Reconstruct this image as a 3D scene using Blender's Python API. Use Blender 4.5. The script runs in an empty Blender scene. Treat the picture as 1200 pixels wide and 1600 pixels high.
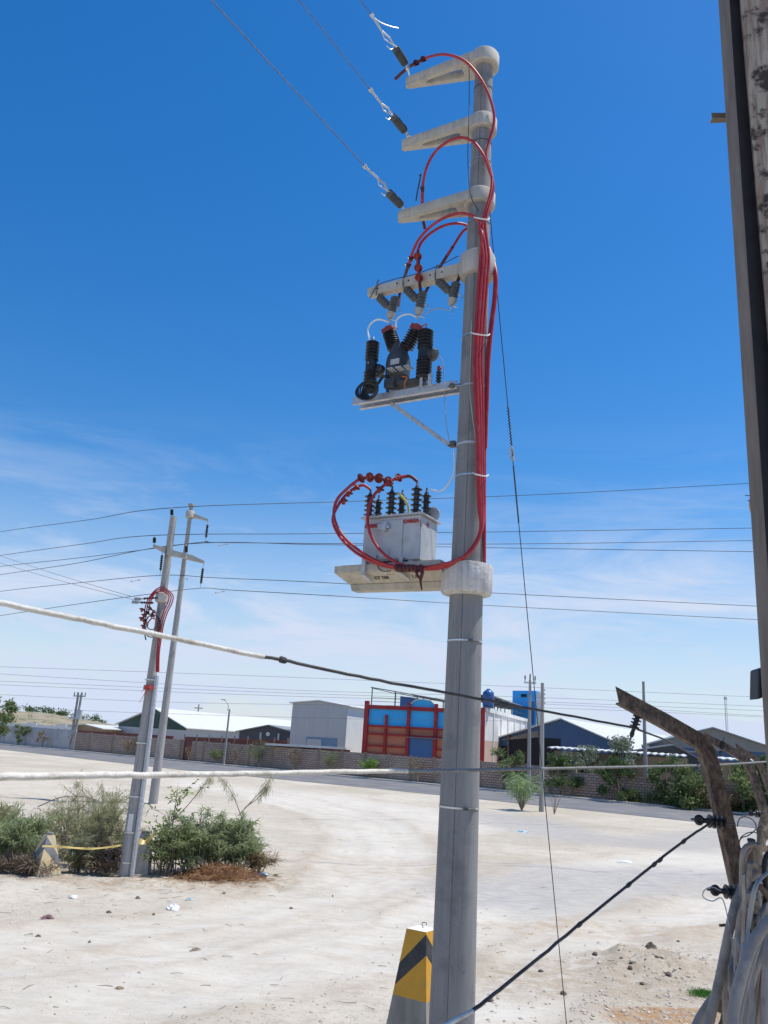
import bpy, bmesh, math, random
from mathutils import Vector as V, Matrix, noise
R = math.radians
random.seed(7)
sc = bpy.context.scene

# ---------------------------------------------------------------- camera
F_PX, PITCH, ROLL, EYE = 1280.0, R(15.7), R(3.6), 3.6
cp, sp, cr, sr = math.cos(PITCH), math.sin(PITCH), math.cos(ROLL), math.sin(ROLL)
CF = V((0, cp, sp)); CR = V((cr, -sr*sp, sr*cp)); CU = V((-sr, -cr*sp, cr*cp))
cam = bpy.data.cameras.new('camera'); cam_o = bpy.data.objects.new('camera', cam)
sc.collection.objects.link(cam_o)
cam.sensor_fit = 'VERTICAL'; cam.sensor_height = 36; cam.sensor_width = 27
cam.lens = 36*F_PX/1600; cam.clip_start = 0.05; cam.clip_end = 6000
M = Matrix((CR, CU, -CF)).transposed().to_4x4(); M.translation = V((0, 0, EYE))
cam_o.matrix_world = M
cam.dof.use_dof = True; cam.dof.focus_distance = 12; cam.dof.aperture_fstop = 20
sc.camera = cam_o

# ---------------------------------------------------------------- light
SUN_EL, SUN_AZ = R(67), R(80)            # azimuth from +Y towards +X
sd = V((math.sin(SUN_AZ)*math.cos(SUN_EL), math.cos(SUN_AZ)*math.cos(SUN_EL), math.sin(SUN_EL)))
sl = bpy.data.lights.new('sun', 'SUN'); sl.energy = 4.9; sl.angle = R(0.53); sl.color = (1, .955, .87)
so = bpy.data.objects.new('sun', sl); sc.collection.objects.link(so)
so.rotation_euler = (-sd).to_track_quat('-Z', 'Y').to_euler()
w = bpy.data.worlds.new('World'); sc.world = w; w.use_nodes = True
nt = w.node_tree; nt.nodes.clear()
def N(t, **k):
    n = nt.nodes.new(t)
    for a, b in k.items(): setattr(n, a, b)
    return n
L = lambda a, b: nt.links.new(a, b)
sky = N('ShaderNodeTexSky', sky_type='NISHITA', sun_disc=False)
sky.sun_elevation = SUN_EL; sky.sun_rotation = SUN_AZ; sky.altitude = 600; sky.air_density = 1.25; sky.dust_density = 0.5; sky.ozone_density = 4.0
tc = N('ShaderNodeTexCoord'); mp = N('ShaderNodeMapping'); mp.inputs['Scale'].default_value = (2.2, 1.6, 11); mp.inputs['Rotation'].default_value = (0, R(5), 0)
nz = N('ShaderNodeTexNoise'); nz.inputs['Scale'].default_value = 1.5; nz.inputs['Detail'].default_value = 7; nz.inputs['Roughness'].default_value = .62; nz.inputs['Distortion'].default_value = .6
cr1 = N('ShaderNodeValToRGB'); cr1.color_ramp.elements[0].position = .44; cr1.color_ramp.elements[1].position = .72
sx = N('ShaderNodeSeparateXYZ'); mr = N('ShaderNodeMapRange', interpolation_type='SMOOTHSTEP')
mr.inputs[1].default_value = .39; mr.inputs[2].default_value = .10; mr.inputs[3].default_value = 0.0; mr.inputs[4].default_value = .95
mu = N('ShaderNodeMath', operation='MULTIPLY')
mr2 = N('ShaderNodeMapRange', interpolation_type='SMOOTHSTEP'); mr2.inputs[1].default_value = .33; mr2.inputs[2].default_value = .0; mr2.inputs[3].default_value = 0.0; mr2.inputs[4].default_value = .72
ad = N('ShaderNodeMath', operation='ADD', use_clamp=True)
mx = N('ShaderNodeMix', data_type='RGBA'); mx.inputs['B'].default_value = (6.5, 7.4, 9.2, 1)
hs = N('ShaderNodeHueSaturation'); hs.inputs['Saturation'].default_value = 1.38; hs.inputs['Value'].default_value = 1.45; hs.inputs['Hue'].default_value = .505
bg = N('ShaderNodeBackground'); bg.inputs['Strength'].default_value = .1; wo = N('ShaderNodeOutputWorld')
L(tc.outputs['Generated'], mp.inputs[0]); L(mp.outputs[0], nz.inputs['Vector']); L(nz.outputs[0], cr1.inputs[0])
L(tc.outputs['Generated'], sx.inputs[0]); L(sx.outputs['Z'], mr.inputs[0]); L(sx.outputs['Z'], mr2.inputs[0])
L(cr1.outputs[0], mu.inputs[0]); L(mr.outputs[0], mu.inputs[1]); L(mu.outputs[0], ad.inputs[0]); L(mr2.outputs[0], ad.inputs[1])
L(sky.outputs[0], hs.inputs['Color']); L(hs.outputs[0], mx.inputs['A']); L(ad.outputs[0], mx.inputs['Factor'])
L(mx.outputs['Result'], bg.inputs[0]); L(bg.outputs[0], wo.inputs[0])
sc.view_settings.view_transform = 'Standard'; sc.view_settings.look = 'None'; sc.view_settings.exposure = 0.0; sc.view_settings.gamma = 1
sc.render.engine = 'CYCLES'; sc.cycles.use_denoising = True
sc.cycles.max_bounces = 6; sc.cycles.transparent_max_bounces = 6

# ---------------------------------------------------------------- photo pixel -> place in the world
def ray(px, py): return CF + CR*((px-600)/F_PX) + CU*((800-py)/F_PX)
C0 = V((0, 0, EYE))
def Pz(px, py, z=0.0): d = ray(px, py); return C0 + d*((z-EYE)/d.z)
def Py(px, py, y): d = ray(px, py); return C0 + d*(y/d.y)
def Ppl(px, py, p0, n): d = ray(px, py); return C0 + d*((p0-C0).dot(n)/d.dot(n))

# ---------------------------------------------------------------- materials
def srgb(r, g, b):
    f = lambda c: c/12.92 if c <= .04045 else ((c+.055)/1.055)**2.4
    return (f(r/255), f(g/255), f(b/255), 1)
class Mt:
    def __init__(s, name):
        s.m = bpy.data.materials.new(name); s.m.use_nodes = True; s.t = s.m.node_tree
        s.b = s.t.nodes['Principled BSDF']
    def n(s, t, ins=None, **k):
        n = s.t.nodes.new(t)
        for a, b in k.items(): setattr(n, a, b)
        for a, b in (ins or {}).items(): n.inputs[a].default_value = b
        return n
    def l(s, a, b): s.t.links.new(a, b)
def mat(name, c1, c2=None, scale=5, rough=.6, metal=0, bump=0, stretch=(1, 1, 1), lo=.35, hi=.65, spec=.5, c3=None, scale3=1, lo3=.5, hi3=.7, detail=6, bscale=None, bdist=.01, coat=0):
    k = Mt(name); b = k.b
    b.inputs['Base Color'].default_value = c1; b.inputs['Roughness'].default_value = rough; b.inputs['Metallic'].default_value = metal
    b.inputs['Specular IOR Level'].default_value = spec; b.inputs['Coat Weight'].default_value = coat
    tc = k.n('ShaderNodeTexCoord'); mp = k.n('ShaderNodeMapping', {'Scale': stretch}); k.l(tc.outputs['Object'], mp.inputs[0])
    if c2:
        nz = k.n('ShaderNodeTexNoise', {'Scale': scale, 'Detail': detail, 'Roughness': .6}); k.l(mp.outputs[0], nz.inputs['Vector'])
        cr = k.n('ShaderNodeValToRGB'); e = cr.color_ramp.elements; e[0].position = lo; e[1].position = hi; e[0].color = c1; e[1].color = c2
        k.l(nz.outputs[0], cr.inputs[0]); out = cr.outputs[0]
        if c3:
            n3 = k.n('ShaderNodeTexNoise', {'Scale': scale3, 'Detail': 5, 'Roughness': .65}); k.l(tc.outputs['Object'], n3.inputs['Vector'])
            r3 = k.n('ShaderNodeMapRange', {1: lo3, 2: hi3}); k.l(n3.outputs[0], r3.inputs[0])
            mx = k.n('ShaderNodeMix', {'B': c3}, data_type='RGBA'); k.l(r3.outputs[0], mx.inputs['Factor']); k.l(out, mx.inputs['A']); out = mx.outputs['Result']
        k.l(out, b.inputs['Base Color'])
    if bump:
        nb = k.n('ShaderNodeTexNoise', {'Scale': bscale or scale*3, 'Detail': 5}); k.l(mp.outputs[0], nb.inputs['Vector'])
        bp = k.n('ShaderNodeBump', {'Strength': bump, 'Distance': bdist}); k.l(nb.outputs[0], bp.inputs['Height']); k.l(bp.outputs[0], b.inputs['Normal'])
    return k.m
def brick(name, c1, c2, mortar, bw, bh, mw=.02, uv=True, bump=.6, rough=.9, dirt=None):
    k = Mt(name); tc = k.n('ShaderNodeTexCoord')
    bt = k.n('ShaderNodeTexBrick', {'Color1': c1, 'Color2': c2, 'Mortar': mortar, 'Scale': 1.0, 'Mortar Size': mw, 'Mortar Smooth': .1, 'Brick Width': bw, 'Row Height': bh, 'Bias': 0})
    k.l(tc.outputs['UV'], bt.inputs['Vector']); out = bt.outputs['Color']
    nz = k.n('ShaderNodeTexNoise', {'Scale': .35, 'Detail': 6, 'Roughness': .7}); k.l(tc.outputs['UV'], nz.inputs['Vector'])
    mr = k.n('ShaderNodeMapRange', {1: .45, 2: .75, 3: 0, 4: .7}); k.l(nz.outputs[0], mr.inputs[0])
    mx = k.n('ShaderNodeMix', {'B': dirt or mortar}, data_type='RGBA'); k.l(mr.outputs[0], mx.inputs['Factor']); k.l(out, mx.inputs['A'])
    k.l(mx.outputs['Result'], k.b.inputs['Base Color']); k.b.inputs['Roughness'].default_value = rough
    if bump:
        bp = k.n('ShaderNodeBump', {'Strength': bump, 'Distance': .02}); bp.invert = True
        k.l(bt.outputs['Fac'], bp.inputs['Height']); k.l(bp.outputs[0], k.b.inputs['Normal'])
    return k.m
def leafmat(name, cols, trans=.25, rough=.6):
    k = Mt(name); g = k.n('ShaderNodeNewGeometry'); cr = k.n('ShaderNodeValToRGB'); e = cr.color_ramp.elements
    e[0].color = cols[0]; e[1].color = cols[-1]
    for i, c in enumerate(cols[1:-1]): x = e.new((i+1)/(len(cols)-1)); x.color = c
    k.l(g.outputs['Random Per Island'], cr.inputs[0]); k.l(cr.outputs[0], k.b.inputs['Base Color']); k.b.inputs['Roughness'].default_value = rough
    tr = k.n('ShaderNodeBsdfTranslucent'); k.l(cr.outputs[0], tr.inputs[0]); ms = k.n('ShaderNodeMixShader', {0: trans})
    k.l(k.b.outputs[0], ms.inputs[1]); k.l(tr.outputs[0], ms.inputs[2]); k.l(ms.outputs[0], k.t.nodes['Material Output'].inputs[0])
    return k.m
def corrug(name, c, c2, period=.25, axis='X', rough=.45, metal=.0, bump=.6, vert=True):
    """painted corrugated sheet, ribs across UV.x"""
    k = Mt(name); tc = k.n('ShaderNodeTexCoord')
    wv = k.n('ShaderNodeTexWave', {'Scale': 1/period*.31831*1.0, 'Distortion': 0.0}, wave_type='BANDS', bands_direction=axis); k.l(tc.outputs['UV'], wv.inputs['Vector'])
    nz = k.n('ShaderNodeTexNoise', {'Scale': .5, 'Detail': 6, 'Roughness': .7}); mp = k.n('ShaderNodeMapping', {'Scale': (3, .5, 1)}); k.l(tc.outputs['UV'], mp.inputs[0]); k.l(mp.outputs[0], nz.inputs['Vector'])
    cr = k.n('ShaderNodeValToRGB'); e = cr.color_ramp.elements; e[0].position = .3; e[1].position = .75; e[0].color = c; e[1].color = c2
    k.l(nz.outputs[0], cr.inputs[0]); k.l(cr.outputs[0], k.b.inputs['Base Color']); k.b.inputs['Roughness'].default_value = rough; k.b.inputs['Metallic'].default_value = metal
    bp = k.n('ShaderNodeBump', {'Strength': bump, 'Distance': .03}); k.l(wv.outputs[0], bp.inputs['Height']); k.l(bp.outputs[0], k.b.inputs['Normal'])
    return k.m

def concrete_mat(name, a, b, dark, seam=False, collar=False):
    k = Mt(name); tc = k.n('ShaderNodeTexCoord'); mp = k.n('ShaderNodeMapping', {'Scale': (6, 6, .35)}); k.l(tc.outputs['Object'], mp.inputs[0])
    nz = k.n('ShaderNodeTexNoise', {'Scale': 3.0, 'Detail': 8, 'Roughness': .65, 'Distortion': .3}); k.l(mp.outputs[0], nz.inputs['Vector'])
    cr = k.n('ShaderNodeValToRGB'); e = cr.color_ramp.elements; e[0].position = .33; e[1].position = .68; e[0].color = a; e[1].color = b; k.l(nz.outputs[0], cr.inputs[0])
    n2 = k.n('ShaderNodeTexNoise', {'Scale': 2.2, 'Detail': 7, 'Roughness': .7}); k.l(tc.outputs['Object'], n2.inputs['Vector'])
    m2 = k.n('ShaderNodeMapRange', {1: .52, 2: .72, 3: 0, 4: .75}); k.l(n2.outputs[0], m2.inputs[0])
    mx = k.n('ShaderNodeMix', {'B': dark}, data_type='RGBA'); k.l(m2.outputs[0], mx.inputs['Factor']); k.l(cr.outputs[0], mx.inputs['A'])
    # small air holes
    vo = k.n('ShaderNodeTexVoronoi', {'Scale': 16.0}); k.l(tc.outputs['Object'], vo.inputs['Vector'])
    lt = k.n('ShaderNodeMapRange', {1: .06, 2: .1, 3: .7, 4: 0}); k.l(vo.outputs['Distance'], lt.inputs[0])
    m3 = k.n('ShaderNodeMix', {'B': (dark[0]*.35, dark[1]*.35, dark[2]*.35, 1)}, data_type='RGBA'); k.l(lt.outputs[0], m3.inputs['Factor']); k.l(mx.outputs['Result'], m3.inputs['A'])
    # thin pale runs down the shaft
    mp4 = k.n('ShaderNodeMapping', {'Scale': (22, 22, .5)}); k.l(tc.outputs['Object'], mp4.inputs[0])
    n4 = k.n('ShaderNodeTexNoise', {'Scale': 2.0, 'Detail': 4, 'Roughness': .6}); k.l(mp4.outputs[0], n4.inputs['Vector'])
    m4 = k.n('ShaderNodeMapRange', {1: .62, 2: .76, 3: 0, 4: .32}); k.l(n4.outputs[0], m4.inputs[0])
    m5 = k.n('ShaderNodeMix', {'B': (min(.8, b[0]*1.6), min(.8, b[1]*1.6), min(.8, b[2]*1.6), 1)}, data_type='RGBA'); k.l(m4.outputs[0], m5.inputs['Factor']); k.l(m3.outputs['Result'], m5.inputs['A'])
    k.l(m5.outputs['Result'], k.b.inputs['Base Color']); k.b.inputs['Roughness'].default_value = .8
    nb = k.n('ShaderNodeTexNoise', {'Scale': 40.0 if not collar else 18.0, 'Detail': 6}); k.l(tc.outputs['Object'], nb.inputs['Vector'])
    bp = k.n('ShaderNodeBump', {'Strength': .35 if not collar else .9, 'Distance': .004 if not collar else .012}); k.l(nb.outputs[0], bp.inputs['Height']); k.l(bp.outputs[0], k.b.inputs['Normal'])
    return k.m

m_pole = concrete_mat("pole_concrete", (.20, .198, .192, 1), (.27, .266, .258, 1), (.12, .12, .122, 1))
m_pole2 = concrete_mat('far_pole_concrete', (.27, .262, .25, 1), (.40, .385, .36, 1), (.19, .185, .18, 1))
m_arm = concrete_mat('arm_concrete', (.37, .35, .305, 1), (.49, .465, .41, 1), (.22, .215, .20, 1))
m_plat = concrete_mat('platform_concrete', (.40, .36, .29, 1), (.54, .49, .40, 1), (.27, .24, .19, 1))
m_collar = concrete_mat('collar_concrete', (.42, .41, .385, 1), (.66, .64, .60, 1), (.20, .19, .175, 1), collar=True)
m_galv = mat('galvanised_steel', (.40, .41, .43, 1), (.56, .57, .59, 1), 14, rough=.55, metal=.5, bump=.1)
m_strap = mat('steel_strap', (.5, .5, .5, 1), (.68, .68, .68, 1), 20, rough=.35, metal=.85)
m_dstrap = mat('dark_strap', (.07, .07, .075, 1), (.13, .13, .13, 1), 20, rough=.6)
m_red = mat('red_cable_jacket', (.34, .016, .022, 1), (.42, .03, .036, 1), 6, rough=.48, bump=.05, c3=(.42, .13, .12, 1), scale3=5, lo3=.55, hi3=.85)
m_dred = mat('shaded_red_heatshrink', (.07, .008, .01, 1), (.11, .014, .014, 1), 12, rough=.5)  # dark red cable ends and tape, shade of the upper loops in the colour
m_shed = mat('red_silicone_shed', (.20, .025, .022, 1), (.29, .045, .035, 1), 12, rough=.6)
m_black = mat('black_epdm', (.012, .012, .013, 1), (.03, .03, .032, 1), 12, rough=.42)
m_dark = mat('dark_housing', (.03, .034, .038, 1), (.06, .065, .07, 1), 9, rough=.55)
m_gins = mat('grey_insulator', (.055, .062, .062, 1), (.095, .105, .10, 1), 12, rough=.5)
m_dins = mat('dark_grey_insulator', (.045, .052, .055, 1), (.08, .09, .09, 1), 12, rough=.5)
m_gins2 = mat('pale_insulator', (.30, .30, .28, 1), (.40, .39, .37, 1), 12, rough=.5)
m_wire = mat('aluminium_wire', (.10, .10, .11, 1), (.17, .17, .18, 1), 12, rough=.5, metal=.3)
m_dwire = mat('dark_wire', (.03, .032, .036, 1), (.06, .06, .065, 1), 12, rough=.6)
m_white = mat('white_cable', (.72, .72, .70, 1), (.8, .8, .78, 1), 12, rough=.5)
m_tank = mat('grey_white_paint', (.40, .41, .43, 1), (.48, .49, .50, 1), 3, rough=.38, c3=(.30, .285, .26, 1), scale3=6, lo3=.5, hi3=.9, stretch=(1, 1, .4))
m_letter = mat('red_lettering', (.42, .02, .02, 1), (.34, .02, .02, 1), 30, rough=.5)
m_ink = mat('black_stencil', (.05, .035, .03, 1), (.12, .09, .07, 1), 50, rough=.9)
m_yel = mat('yellow_paint', (.68, .34, .012, 1), (.60, .29, .015, 1), 4, rough=.45, c3=(.42, .26, .07, 1), scale3=7, lo3=.55, hi3=.8)
m_blk = mat('black_paint', (.022, .022, .025, 1), (.05, .05, .05, 1), 9, rough=.55)
m_yel2 = mat('faded_yellow_paint', (.62, .47, .22, 1), (.55, .44, .26, 1), 4, rough=.7, c3=(.5, .46, .38, 1), scale3=7, lo3=.45, hi3=.75)
m_blk2 = mat('faded_grey_paint', (.14, .145, .16, 1), (.22, .22, .22, 1), 9, rough=.7)
m_bconc = mat('bollard_concrete', (.20, .18, .15, 1), (.34, .31, .27, 1), 5, rough=.9, bump=.4, stretch=(1, 1, .4))
m_rust = mat('rusted_steel', (.11, .072, .052, 1), (.235, .17, .125, 1), 55, rough=.88, bump=1.0, bscale=120, bdist=.005, c3=(.05, .038, .034, 1), scale3=30, lo3=.47, hi3=.68, stretch=(1.6, 1.6, .7), lo=.40, hi=.60)
m_tube = mat('brown_tube_paint', (.15, .12, .095, 1), (.23, .19, .155, 1), 14, rough=.6, stretch=(3, 3, .3))
m_gap = mat('gap_shade_and_dark_cable', (.018, .017, .02, 1), (.03, .028, .032, 1), 12, rough=.8)  # near black standing for shade in gaps and holes, also some cables
m_board = mat('weathered_board', (.48, .42, .34, 1), (.30, .22, .17, 1), 12, rough=.85, bump=.9, stretch=(6, 6, .5), c3=(.06, .045, .035, 1), scale3=16, lo3=.52, hi3=.6, lo=.42, hi=.58)
m_pvc = mat('dusty_grey_tube', (.28, .235, .195, 1), (.42, .365, .31, 1), 9, rough=.75, c3=(.12, .105, .09, 1), scale3=14, lo3=.48, hi3=.75)
m_bark = mat('dry_bark', (.12, .09, .068, 1), (.23, .18, .14, 1), 14, rough=.95, bump=.9, stretch=(2, 2, .5))
m_twig = mat('grey_twig', (.22, .17, .13, 1), (.34, .28, .22, 1), 8, rough=.95)
m_ropew = mat('white_insulating_sleeve', (.58, .55, .48, 1), (.72, .69, .62, 1), 60, rough=.8, bump=.9, bscale=140, bdist=.003, c3=(.36, .32, .26, 1), scale3=30, lo3=.5, hi3=.7)
m_ropeb = mat('black_wire_rope', (.028, .027, .028, 1), (.07, .065, .06, 1), 30, rough=.7, bump=.6, bscale=200, bdist=.002)
m_ropeg = mat('grey_wire_rope', (.16, .165, .16, 1), (.24, .24, .23, 1), 30, rough=.7, bump=.5, bscale=200, bdist=.002)
m_tape = mat('yellow_tape', (.66, .50, .16, 1), (.52, .38, .13, 1), 9, rough=.4)
m_redb = mat('red_painted_concrete', (.30, .018, .02, 1), (.38, .035, .035, 1), .8, rough=.75)
m_blue = mat('blue_painted_render', (.04, .40, .80, 1), (.05, .45, .85, 1), .5, rough=.7)
m_bluedoor = corrug('blue_sheet_door', (.03, .11, .30, 1), (.045, .14, .36, 1), .5)
m_cyan = mat('bright_blue_render', (.02, .34, .8, 1), (.03, .38, .85, 1), .5, rough=.7)
m_tankb = mat('blue_plastic', (.02, .09, .26, 1), (.03, .12, .32, 1), .9, rough=.4)
m_wplas = mat('white_render', (.62, .61, .58, 1), (.74, .73, .70, 1), .6, rough=.8)
m_pinkb = brick('pink_brick', (.50, .33, .25, 1), (.56, .40, .31, 1), (.50, .42, .36, 1), .3, .12, .012, bump=.3, dirt=(.55, .45, .38, 1))
m_brick = brick('orange_brick', (.46, .15, .085, 1), (.54, .20, .11, 1), (.46, .26, .18, 1), .3, .11, .012, bump=.3, dirt=(.46, .19, .12, 1))
m_block = brick('dusty_block', (.54, .40, .31, 1), (.43, .315, .25, 1), (.17, .12, .095, 1), .46, .22, .03, bump=.9, dirt=(.55, .44, .35, 1))
m_redwall = mat('dark_red_wall', (.17, .055, .045, 1), (.24, .09, .07, 1), 1.2, rough=.9)
m_gwall = mat('grey_render', (.42, .42, .42, 1), (.52, .52, .51, 1), .7, rough=.9, c3=(.3, .3, .31, 1), scale3=.6)
m_hall = corrug('grey_or_shaded_sheet', (.40, .415, .42, 1), (.46, .475, .48, 1), .9, bump=.8)  # pale grey sheet; on the hall front the grey stands for shade
m_hallw = corrug('white_sheet', (.66, .66, .64, 1), (.74, .74, .72, 1), .9, bump=.5)
m_roofw = corrug('white_roof_sheet', (.60, .60, .57, 1), (.70, .69, .66, 1), 1.0, bump=.5)
m_roofg = corrug('grey_roof_sheet', (.24, .25, .25, 1), (.30, .31, .31, 1), 1.0, bump=.5)
m_green = corrug('dark_green_sheet', (.012, .05, .045, 1), (.018, .065, .055, 1), .8)
m_navy = corrug('navy_sheet', (.024, .075, .175, 1), (.03, .09, .205, 1), .8)
m_slate = corrug('slate_sheet', (.045, .055, .07, 1), (.06, .07, .09, 1), .8)
m_inside = mat('interior_shade', (.012, .013, .018, 1), (.02, .02, .025, 1), 2, rough=.9)  # shade of unlit insides as a flat colour
m_tan = mat('tan_render', (.28, .21, .15, 1), (.35, .27, .2, 1), 1, rough=.9)
m_lampm = mat('light_grey_metal', (.5, .5, .5, 1), (.6, .6, .6, 1), 3, rough=.5, metal=.3)

leaf_olive = leafmat('olive_leaves', [(.10, .14, .045, 1), (.17, .22, .075, 1), (.25, .30, .12, 1), (.13, .17, .06, 1)], .45)
leaf_dark = leafmat('dark_leaves', [(.05, .085, .025, 1), (.085, .14, .04, 1), (.15, .21, .07, 1)], .35)
leaf_pale = leafmat('pale_leaves', [(.17, .21, .14, 1), (.24, .28, .2, 1), (.33, .36, .27, 1)], .35)
leaf_bright = leafmat('bright_leaves', [(.10, .20, .02, 1), (.18, .30, .04, 1), (.26, .38, .07, 1)])
leaf_dry = leafmat('dry_leaves', [(.20, .13, .07, 1), (.27, .18, .10, 1), (.14, .14, .06, 1)])
leaf_straw = leafmat('dead_straw', [(.36, .18, .08, 1), (.44, .25, .12, 1), (.27, .13, .06, 1), (.5, .33, .18, 1)])
leaf_brown = leafmat('dead_brown', [(.16, .11, .075, 1), (.22, .16, .11, 1), (.11, .08, .05, 1)])
leaf_feather = leafmat('feather_green', [(.20, .25, .11, 1), (.31, .37, .17, 1), (.46, .50, .28, 1), (.24, .28, .15, 1)], .55)
leaf_grey = leafmat('grey_green', [(.34, .35, .18, 1), (.45, .45, .25, 1), (.27, .29, .14, 1), (.55, .50, .32, 1)], .55)
leaf_grass = leafmat('fresh_grass', [(.05, .16, .02, 1), (.09, .24, .03, 1), (.13, .3, .05, 1)])

# ---------------------------------------------------------------- mesh collector
def setp(o, label=None, cat=None, group=None, kind=None):
    if label: o['label'] = label
    if cat: o['category'] = cat
    if group: o['group'] = group
    if kind: o['kind'] = kind
    return o
def wloc(o):
    p = V((0, 0, 0))
    while o: p += o.location; o = o.parent
    return p
def empty(name, loc, label, cat, group=None):
    o = bpy.data.objects.new(name, None); o.location = loc; o.empty_display_size = .2; sc.collection.objects.link(o)
    return setp(o, label, cat, group)
def frame(ax):
    ax = ax.normalized(); t = V((0, 0, 1)) if abs(ax.z) < .9 else V((1, 0, 0))
    a = t.cross(ax).normalized(); return a, ax.cross(a)
class MB:
    def __init__(s): s.v = []; s.f = []; s.sm = []; s.uv = {}; s.mi = []; s.cm = 0
    def face(s, idx, smooth=False, uv=None):
        if uv: s.uv[len(s.f)] = uv
        s.f.append(idx); s.sm.append(smooth); s.mi.append(s.cm)
    def poly(s, pts, smooth=False, uv=None):
        b = len(s.v); s.v += [V(p) for p in pts]; s.face(list(range(b, b+len(pts))), smooth, uv); return s
    def box(s, c, size, ax=None):
        c = V(c); X, Y, Z = ax or (V((1, 0, 0)), V((0, 1, 0)), V((0, 0, 1))); h = [q/2 for q in size]
        p = [c + X*(i*h[0]) + Y*(j*h[1]) + Z*(k*h[2]) for k in (-1, 1) for j in (-1, 1) for i in (-1, 1)]
        return s.hexa([p[0], p[1], p[3], p[2], p[4], p[5], p[7], p[6]])
    def hexa(s, p):      # bottom 4 (ccw), top 4
        b = len(s.v); s.v += [V(q) for q in p]
        for q in ((3, 2, 1, 0), (4, 5, 6, 7), (0, 1, 5, 4), (1, 2, 6, 5), (2, 3, 7, 6), (3, 0, 4, 7)):
            a, b_, c, d = [s.v[b+i] for i in q]; u = (b_-a).length; v = (d-a).length
            s.face([b+i for i in q], False, [(0, 0), (u, 0), (u, v), (0, v)])
        return s
    def beam(s, a, b, w, h, up=V((0, 0, 1))):
        a, b = V(a), V(b); X = (b-a); l = X.length; X = X/l; Y = up.cross(X).normalized(); Z = X.cross(Y)
        return s.box((a+b)/2, (l, w, h), (X, Y, Z))
    def tube(s, pts, r, n=8, caps=True, rz=1.0):
        pts = [V(p) for p in pts]; m = len(pts); rs = r if isinstance(r, (list, tuple)) else [r]*m
        t0 = (pts[1]-pts[0]).normalized(); a, _ = frame(t0); b0 = len(s.v)
        for i, p in enumerate(pts):
            t = (pts[min(i+1, m-1)]-pts[max(i-1, 0)])
            t = t.normalized() if t.length > 1e-9 else t0
            a = (a - t*a.dot(t)); a = a.normalized() if a.length > 1e-6 else frame(t)[0]; b = t.cross(a)
            for k in range(n):
                q = 2*math.pi*k/n; s.v.append(p + (a*math.cos(q) + b*math.sin(q)*rz)*rs[i])
        for i in range(m-1):
            for k in range(n):
                k2 = (k+1) % n; s.face([b0+i*n+k, b0+i*n+k2, b0+(i+1)*n+k2, b0+(i+1)*n+k], True)
        if caps:
            s.face([b0+k for k in reversed(range(n))]); s.face([b0+(m-1)*n+k for k in range(n)])
        return s
    def lathe(s, prof, o, ax=V((0, 0, 1)), n=20, smooth=True, caps=True):
        o = V(o); ax = V(ax).normalized(); a, b = frame(ax); b0 = len(s.v)
        for r, z in prof:
            for k in range(n):
                q = 2*math.pi*k/n; s.v.append(o + ax*z + (a*math.cos(q)+b*math.sin(q))*max(r, 1e-4))
        for i in range(len(prof)-1):
            for k in range(n):
                k2 = (k+1) % n; s.face([b0+i*n+k, b0+i*n+k2, b0+(i+1)*n+k2, b0+(i+1)*n+k], smooth)
        if caps: s.face([b0+k for k in reversed(range(n))]); s.face([b0+(len(prof)-1)*n+k for k in range(n)])
        return s
    def prism(s, poly, z0, z1, fr):   # fr(x, y, z) -> world
        n = len(poly); b = len(s.v)
        for z in (z0, z1): s.v += [V(fr(x, y, z)) for x, y in poly]
        s.face([b+i for i in reversed(range(n))]); s.face([b+n+i for i in range(n)])
        for i in range(n): j = (i+1) % n; s.face([b+i, b+j, b+n+j, b+n+i])
        return s
    def blade(s, p, d, l, wd, droop=0.0):
        side = d.cross(V((random.uniform(-1, 1), random.uniform(-1, 1), random.uniform(-1, 1)))).normalized()*wd/2
        mid = p + d*l*.5; e = p + d*l + V((0, 0, -droop*l)); b = len(s.v)
        s.v += [p-side*.6, p+side*.6, mid+side, mid-side, e]; s.face([b, b+1, b+2, b+3]); s.face([b+3, b+2, b+4]); return s
    def leaf(s, p, size):
        d = V((random.gauss(0, 1), random.gauss(0, 1), random.gauss(0, .7))).normalized(); a, b_ = frame(d)
        q = random.uniform(0, 6.28); u = (a*math.cos(q)+b_*math.sin(q)); v = d.cross(u); b = len(s.v); l = size*random.uniform(.7, 1.3)
        s.v += [p-u*l, p+v*l*.45, p+u*l, p-v*l*.45]; s.face([b, b+1, b+2, b+3]); return s
    def build(s, name, m, parent=None, label=None, cat=None, group=None, kind=None, bev=0, loc=None):
        me = bpy.data.meshes.new(name)
        if parent: off = wloc(parent)
        elif loc is not None: off = V(loc)
        else:
            xs = [q.x for q in s.v]; ys = [q.y for q in s.v]; off = V(((min(xs)+max(xs))/2, (min(ys)+max(ys))/2, min(q.z for q in s.v)))
        me.from_pydata([q-off for q in s.v], [], s.f); me.polygons.foreach_set('use_smooth', s.sm)
        if s.uv:
            ul = me.uv_layers.new(name='uv').data
            for fi, uv in s.uv.items():
                for li, c in zip(me.polygons[fi].loop_indices, uv): ul[li].uv = c
        for mm in (m if isinstance(m, (list, tuple)) else [m]): me.materials.append(mm)
        if isinstance(m, (list, tuple)): me.polygons.foreach_set('material_index', s.mi)
        me.update()
        if any(s.sm): me.set_sharp_from_angle(angle=R(38))
        o = bpy.data.objects.new(name, me); sc.collection.objects.link(o)
        if parent: o.parent = parent
        else: o.location = off
        if bev:
            md = o.modifiers.new('bevel', 'BEVEL'); md.width = bev; md.segments = 2; md.limit_method = 'ANGLE'; md.angle_limit = R(35)
        return setp(o, label, cat, group, kind)
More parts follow.
